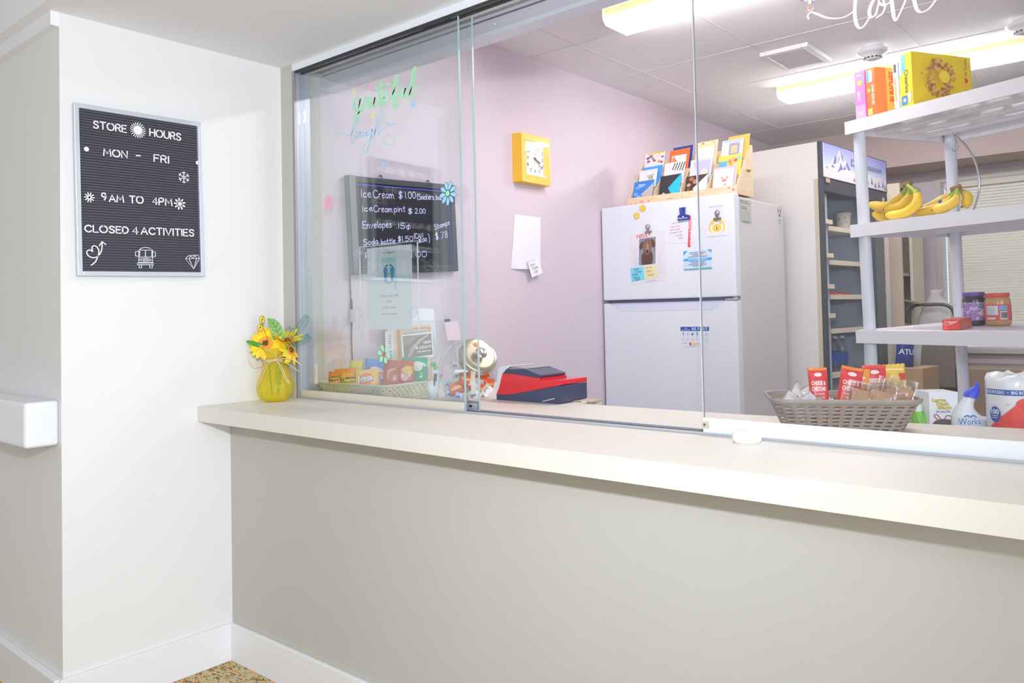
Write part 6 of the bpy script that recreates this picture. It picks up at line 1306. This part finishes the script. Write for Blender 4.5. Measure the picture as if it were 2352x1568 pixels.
cracker('red and orange cheddar cracker pack tilted sideways next to the first one',.004,-.02,.02,.20,.050,.140,.02,'#f08a2e',pr_ched,42)
cracker('orange toast cracker pack standing in the middle of the taupe basket',.052,.022,.05,.02,.05,.130,.02,'#ee9a3a',pr_toast,43)
cracker('red cheese cracker pack behind the cookie packs in the taupe basket',.090,.035,.0,-.02,.054,.138,.02,'#e8503e',pr_ched,44)
snackbag('cookie_pack','gold foil snack bag standing highest at the back corner of the taupe basket','snack bag',bl(.128,.058,.012),bz+.1,.085,.138,.03,'#ecc75a',lambda p,w,h:(p.disc(-w*.15,h*.78,w*.22,M('#e3a94a',.4),16,h*.09),p.rect(w*.25,h*.72,w*.45,h*.84,M('#d8483f',.4)),p.stroke([(-w*.4,h*.93),(w*.4,h*.9)],.004,M('#f6e6a8',.4)),p.stroke([(w*.1,h*.5),(w*.3,h*.64)],.006,M('#f3e9d8',.4))),-.08,-.05,45)
FILM=GLASS('clear_film',(.97,.965,.955),(1,1,1),1.5,.12,.05)
def cookie_pack(label,a,b_,z,rz,roll,lean,n=2,seed=1):
    t=thing('cookie_pack',label,'cookie pack',bl(a,b_,z),group=None,rot=Euler((lean,roll,bz+rz)))
    dep,wd=bagshape(.064,.098,.034,.01,seed=seed); nx,ny=10,9; b=MB(FILM)
    for side in (-1,1):
        vs=[((-1+2*i/nx)*wd(j/ny),side*dep(-1+2*i/nx,j/ny) if 0<i<nx else 0,.098*j/ny) for j in range(ny+1) for i in range(nx+1)]
        b.add(vs,[(j*(nx+1)+i,j*(nx+1)+i+1,(j+1)*(nx+1)+i+1,(j+1)*(nx+1)+i) for j in range(ny) for i in range(nx)],None,True)
    b.build('clear_wrapper',t,weld=True)
    for k in range(n):
        b=MB(M(('#c99a78','#b98866')[k%2],.7,noise=.15,nscale=150)); b.at(TR(0,-.006+.009*k,.046)@RX(PI/2)).prism(rrect(.05,.062,.006,36),-.0035,.0035); b.at(frame((0,-.006+.009*k-.0037,.046),(1,0,0),(0,0,1)))
        for x,y in ((-.012,-.016),(.012,-.016),(-.012,0),(.012,0),(-.012,.016),(.012,.016)): b.disc(x,y,.0012,M('#8d6346',.8),6)
        b.build('graham_cracker',t,bevel=.0012)
    return t
for k,(a,b_,z,rz,ro,le) in enumerate(((.028,-.055,.024,.1,.25,-.25),(.062,-.05,.022,-.1,.3,-.2),(.093,-.045,.024,.15,.36,-.2),(.108,-.03,.03,-.05,.30,-.12),(.077,-.012,.022,0,.2,-.1),(.104,.008,.026,.2,.22,-.1),(.048,-.022,.018,.3,.3,-.15))):
    cookie_pack(('clear pack of graham cookies nearest the cracker packs in the taupe basket','second clear pack of brown graham cookies along the basket rim','clear pack of brown graham cookies, third along the basket rim','clear pack of graham cookies leaning hardest, at the corner of the taupe basket','clear pack of graham cookies behind the front row, below the red pack','clear pack of graham cookies behind the front row, below the gold bag','clear pack of graham cookies tucked between the toast pack and the front row')[k],a,b_,z,rz,ro,le,2,60+k)
for k,(a,b_,z,rz,ro,le,c) in enumerate(((-.125,-.02,.036,.2,.7,-.3,'#f0eff2'),(-.098,-.035,.04,-.2,.9,-.3,'#eeeaf2'),(-.105,.02,.052,.4,.8,-.2,'#f2f2f4'),(-.073,-.01,.05,-.1,.8,-.3,'#eef0f4'),(-.082,.03,.062,.1,1.1,-.2,'#f0f0f2'),(-.06,-.045,.036,.5,1.0,-.4,'#ecd9cc'))):
    t=snackbag('wrapped_treat',('white wrapped treat lying at the end of the taupe basket, lowest','white wrapped treat with lilac dots by the basket rim, second from the end','white wrapped treat towards the shop side at the end of the basket','white wrapped treat beside the first cracker pack','silvery wrapped treat on top of the white treats','pale peach wrapped treat at the foot of the first cracker pack')[k],'wrapped treat',bl(a,b_,z),bz+rz,.052,.058,.026,c,lambda p,w,h:[p.disc(w*x,h*y,.0026,M('#8d86c9',.4),8) for x,y in ((-.2,.4),(.1,.6),(.25,.3),(-.05,.75))],le,ro,70+k,rough=.15)
    dep,wd=bagshape(.060,.066,.030,.006,seed=90+k); nx,ny=10,9; b=MB(FILM)
    for side in (-1,1):
        vs=[((-1+2*i/nx)*wd(j/ny),side*(dep(-1+2*i/nx,j/ny)+.0015*math.sin(3*i+5*j)) if 0<i<nx else 0,-.004+.066*j/ny) for j in range(ny+1) for i in range(nx+1)]
        b.add(vs,[(j*(nx+1)+i,j*(nx+1)+i+1,(j+1)*(nx+1)+i+1,(j+1)*(nx+1)+i) for j in range(ny) for i in range(nx)],None,True)
    b.build('clear_wrapper',t,weld=True)
# ================================================================== things standing on the low table behind the counter
t=thing('side_table','plain white low table just behind the counter under the cleaning supplies','table',(2.2,.90,0))
kid(MB(M('#dcd8d2',.5)).box((1.93,.735,.785),(2.75,1.10,.81)),'table_top',t,bevel=.002)
for x in (1.96,2.72):
    for y in (.76,1.07): kid(MB(M('#cfcbc6',.5)).box((x-.02,y-.02,0),(x+.02,y+.02,.785)),'leg',t)
t=thing('trash_bag_box','white carton of large trash bags behind the taupe basket','box',(2.042,.80,.8105),math.radians(38))
h=.133; b=MB(M('#eef0f5',.4)).box((-.036,-.031,0),(.036,.045,h)); b.build('carton',t,bevel=.0006)
b=MB().at(frame((0,-.0314,0),(1,0,0),(0,0,1))); YL=M('#e8cf3a',.5); OL=M('#7d6a34',.5)
for s,y in (('Large',.110),('Trash',.1005),('Bags',.0915)):
    x=-.012+(.110-y)*.75; b.ft(s,x+.0006,y-.0006,.0085,OL,.035,w=.034); b.ft(s,x,y,.0085,YL,.02,w=.034)
b.ft('30 GALLON',-.002,.0815,.0055,M('#4a5aa8',.5),.01,w=.035)
b.poly(SMO([(-.032,.05),(-.024,.06),(-.006,.066),(.012,.064),(.024,.06),(.031,.05),(-.032,.05)],4)[:-1],M('#55584e',.5)); b.rect(-.032,.0,.031,.051,M('#55584e',.5))
b.stroke(SMO([(-.008,.063),(-.018,.077),(-.025,.074),(-.015,.062)],4),.0022,M('#a8504a',.5)); b.stroke(SMO([(.0,.063),(.006,.074),(.018,.071),(.016,.063)],4),.0022,M('#a8504a',.5))
b.at(frame((.0364,0,0),(0,1,0),(0,0,1))); b.rect(-.02,.09,-.004,.118,M('#e9a08a',.5)); b.rect(-.02,.09,-.012,.1,M('#4a62b8',.5)); b.stroke([(-.012+.009*math.cos(k*PI/3),.07+.009*math.sin(k*PI/3)) for k in range(7)],.002,M('#5a6ab0',.5))
for k in range(6): b.rect(.016+.0035*k,.08,.0176+.0035*k,.112,M('#6a6d78',.5))
for x,z,c in ((-.02,.064,'#d9cf8a'),(-.008,.07,'#cfd0c0'),(.008,.062,'#d9b94a'),(.02,.076,'#d8b94e')): b.rect(x,.01,x+.006,z,M(c,.5))
b.build('printing',t)
t=thing('cleaner_bottle','white angled-neck toilet cleaner bottle with a blue cap','bottle',(2.110,.80,.8105),math.radians(20))
CW=M('#eef1f6',.3); secs=[(0,.0,.037,.022),(.004,.0,.039,.024),(.055,.0,.0395,.025),(.066,.0,.0385,.0245),(.073,-.003,.035,.023),(.08,-.0062,.030,.021),(.088,-.0075,.0245,.0185),(.096,-.0066,.020,.0165),(.106,-.002,.016,.0145),(.117,.0035,.0138,.013),(.122,.006,.0132,.0125)]
b=MB(CW).loft([[(cx+rx*math.cos(2*PI*j/28),ry*math.sin(2*PI*j/28),z) for j in range(28)] for z,cx,rx,ry in secs],None,True); b.build('bottle_body',t)
b=MB(M('#3a55e0',.35)).loft([[(cx+r*math.cos(2*PI*j/22),r*math.sin(2*PI*j/22),z+tl*math.cos(2*PI*j/22)) for j in range(22)] for z,cx,r,tl in ((.121,.0065,.0165,-.004),(.13,.010,.0155,-.004),(.142,.019,.011,-.003),(.148,.021,.0065,0),(.152,.022,.0045,0),(.159,.023,.0035,0))],None,True); b.build('cap',t)
p=MB(); BLc=M('#4a86d0',.4); p.disc(.002,.060,.03,M('#cfe2f4',.4),24,.014); p.ft('Works',.0,.055,.0165,M('#f7f9fc',.4),.09,w=.050,rot=.06); p.ft('Works',.0,.055,.0165,M('#3f7acb',.4),.01,w=.048,rot=.06); p.stroke(SMO([(-.012,.074),(-.006,.078),(.002,.075),(.008,.079),(.014,.074)],4),.003,BLc); p=refine(p,.006)
q=MB(); q.mats,q.mi,q.f,q.sm=p.mats,p.mi,p.f,p.sm
for x,y,z in p.v: q.v.append((x,-.0252*math.sqrt(max(0,1-(x/.0392)**2))-.0006-z,y))
q.build('printed_label',t)
t=thing('paper_towel_pack','plastic-wrapped paper towel roll with red and blue printing beside the cleaner','paper towels',(2.212,.815,.8105),math.radians(6))
R_=.064; H_=.176; PWR=M('#eff1f6',.25,spec=.6)
b=MB(PWR).lathe([(.0001,0),(R_*.95,0),(R_,.006),(R_,.15),(R_*1.0,.165),(R_*.93,.176),(R_*.6,.182),(R_*.28,.178),(.0001,.176)],44,caps=False)
for i in range(len(b.v)):
    x,y,z=b.v[i]
    if z>.16: a=math.atan2(y,x); b.v[i]=(x*(1+.03*math.sin(9*a)),y*(1+.03*math.sin(9*a)),z+.004*math.sin(7*a)+.003*math.sin(13*a+1))
b.build('wrapped_roll',t)
p=MB(); BN=M('#3c66b8',.35); RD=M('#ee4f4a',.35)
def gr(x0,y0,x1,y1,m,n=16): grid(p,x0,y0,x1,y1,m,n)
gr(-.072,.134,.05,.1475,BN); p.ft('GROS ROULEAU',-.046,.1375,.0072,M('#f2f5fb',.4),.02,w=.05); p.disc(-.013,.141,.0014,M('#f2f5fb',.4),8); p.ft('BIG ROLL',.012,.1375,.0072,M('#f2f5fb',.4),.02,w=.036); p.poly([(.034,.1405),(.046,.1435),(.041,.1375),(.038,.139)],M('#f2f5fb',.4))
p.lay+=1; z=.00012*p.lay
for k in range(20):
    a=-.072+.122*k/20;c=-.072+.122*(k+1)/20; f=lambda x:min(.132,max(.05,.055+(x+.06)*.9))
    p.add([(a,.032,z),(c,.032,z),(c,f(c),z),(a,f(a),z)],[(0,1,2,3)],RD,True)
p.disc(.022,.112,.02,RD,20,.016); p.poly([(.035,.11),(.05,.134),(.05,.10)],RD); p.disc(.022,.11,.011,M('#e2413f',.35),16,.009); p.rect(.026,.055,.044,.072,M('#e84844',.35))
p.disc(-.044,.087,.0145,M('#3a55b4',.35),22,.019); p.ft('100',-.044,.088,.0115,M('#f2f5fb',.4),.03,w=.021); p.rect(-.052,.083,-.036,.0848,M('#dfe5f4',.4)); p.rect(-.051,.078,-.037,.0798,M('#dfe5f4',.4)); p.ft('PAPER TOWELS',-.022,.0465,.0085,M('#fbe3e0',.4),.01,w=.07); p.ft('Bl.',-.012,.11,.006,M('#c9ccd4',.4))
p=refine(p,.012)
q=MB(); q.mats,q.mi,q.f,q.sm=p.mats,p.mi,p.f,p.sm
for x,y,z in p.v:
    an=-PI/2+x/R_; rr=R_+.0008+z; q.v.append((rr*math.cos(an),rr*math.sin(an),y))
q.build('printed_wrap',t)
t=thing('spray_bottle','lime green plastic bottle half hidden behind the end of the taupe basket','bottle',(2.0,.775,.8105))
b=MB(M('#8fe05a',.25,spec=.6)).loft([[(rx*math.cos(2*PI*j/20),.024*math.sin(2*PI*j/20),z) for j in range(20)] for z,rx in ((0,.026),(.03,.027),(.055,.022),(.075,.013),(.082,.011))],None,True); b.build('bottle_body',t); MB(M('#dff0d2',.3)).at(frame((0,-.0245,0),(1,0,0),(0,0,1))).stroke([(.006,.04),(.012,.02)],.0022,M('#e6f7da',.3)).build('highlight_stripe',t) if False else None
MB(M('#e9efe6',.4)).lathe([(.012,.082),(.012,.1),(.008,.104)],16).build('cap',t)
# ================================================================== far end of the shop
t=thing('window_blind','closed beige slatted blind over the back window','blind',(2.06,5.02,1.5))
BLD=M('#e6e0d0',.6)
kid(MB(BLD).box((1.20,5.0,2.005),(2.92,5.045,2.045)),'head_rail',t,bevel=.003)
n=52
for k in range(n):
    z=2.0-.021*k; b=MB(BLD).at(TR(2.06,5.025,z)@RX(math.radians(48))); b.box((-.855,-.0125,-.0006),(.855,.0125,.0006)); kid(b,'slat',t)
for x in (1.30,1.78,2.3,2.8): kid(MB(M('#efece4',.6)).box((x-.002,5.008,.92),(x+.002,5.0105,2.0)),'ladder_cord',t)
kid(MB(BLD).box((1.20,5.005,.895),(2.92,5.045,.912)),'bottom_rail',t)
b=MB(M('#c9c6bd',.5)).box((1.13,5.03,.81),(1.17,5.0495,2.10)).box((2.95,5.03,.81),(2.99,5.0495,2.10)).box((1.17,5.03,2.06),(2.95,5.0495,2.10)).box((1.13,5.0,.81),(2.99,5.0495,.84)); struct(b.build('trim_8'))
b=MB(GLASS('window_glass',(.9,.93,.93),(1,1,1),1.45)).box((1.17,5.09,.85),(2.95,5.096,2.06)); struct(b.build('window_1'))
t=thing('storage_cabinet','tall cream storage cabinet with open shelves beyond the drinks cooler','cabinet',(.86,4.45,0))
CC=M('#d8cab6',.55); CI=M('#b7a58c',.6)
kid(MB(CC).box((.50,4.25,0),(1.09,4.275,1.98)).box((.50,4.70,0),(1.09,4.725,1.98)).box((.50,4.275,0),(.52,4.70,1.98)).box((.52,4.275,1.955),(1.09,4.70,1.98)),'cabinet_body',t)
for z in (.1,.62,1.02,1.36): kid(MB(CI).box((.52,4.2755,z),(1.085,4.6995,z+.02)),'shelf',t)
kid(MB(M('#e6dccb',.5)).box((1.0905,4.44,0),(1.11,4.725,1.99)),'door',t)
t=thing('cardboard_box','open cardboard box in the cream cabinet','box',(.95,4.36,1.0405)); kid(MB(M('#b79c78',.7)).box((.82,4.29,1.0405),(1.06,4.43,1.20)),'box_body',t); kid(MB(M('#a98e6b',.7)).at(TR(1.06,4.36,1.20)@RY(math.radians(14))).box((0,-.07,-.002),(.13,.07,.002)),'flap',t)
kid(MB(M('#6f9fd0',.5)).box((1.0605,4.33,1.07),(1.0615,4.40,1.18)),'blue_label',t)
t=thing('chair','dark metal framed chair by the back window holding a plastic bag','chair',(1.230,4.300,0))
DG2=M('#55565c',.4,metal=.4); b=MB(DG2).tube(SMO([(1.085,4.350,.45),(1.075,4.350,.9),(1.085,4.350,1.08),(1.130,4.350,1.155),(1.220,4.350,1.163),(1.330,4.350,1.155),(1.375,4.350,1.08),(1.385,4.350,.9),(1.375,4.350,.45)],6),.011,10); kid(b,'back_frame',t)
kid(MB(M('#6b625c',.6)).box((1.070,3.930,.44),(1.390,4.350,.475)),'seat',t,bevel=.01); kid(MB(M('#7a716a',.6)).box((1.095,4.342,.62),(1.365,4.358,.98)),'back_panel',t,bevel=.006)
for x in (1.085,1.375):
    for y in (3.95,4.335): kid(MB(DG2).tube([(x,y,0),(x,y,.45)],.011,8),'leg',t)
t=thing('plastic_bag','translucent white plastic bag hanging over the chair back','bag',(1.260,4.410,1.0)); PBG=VEIL('plastic_bag_film',(.96,.96,.96),'#eeeceb',.45,.25)
rings=[]
for z,rx,ry in ((.86,.10,.035),(.92,.125,.05),(1.0,.125,.05),(1.07,.115,.045),(1.14,.10,.035),(1.19,.055,.02),(1.235,.03,.012),(1.262,.05,.02)):
    rings.append([(1.255+.01*math.sin(z*40)+rx*(1+.08*math.sin(5*a+z*30))*math.cos(a),4.425+ry*(1+.15*math.sin(4*a+z*25))*math.sin(a),z) for a in [2*PI*j/24 for j in range(24)]])
b=MB(PBG).loft(rings,None,True,caps=False); kid(b,'film',t)
t=thing('shade_cupboard','added brown cupboard standing in for the shaded wall under the back window','cupboard',(1.95,4.72,0))  # added cupboard: its brown stands for shade on the wall below the window
WD=WOODM('shade_brown','#a58f7c','#8f7a68',5,.5,(1,10,1)); kid(MB(WD).box((1.22,4.45,.0),(2.9,4.98,.74)),'carcass',t,bevel=.004)
for k in range(3): kid(MB(WOODM('shade_brown','#a58f7c','#8f7a68')).box((1.24+.555*k,4.43,.06),(1.78+.555*k,4.4495,.70)),'cupboard_door',t,bevel=.003)
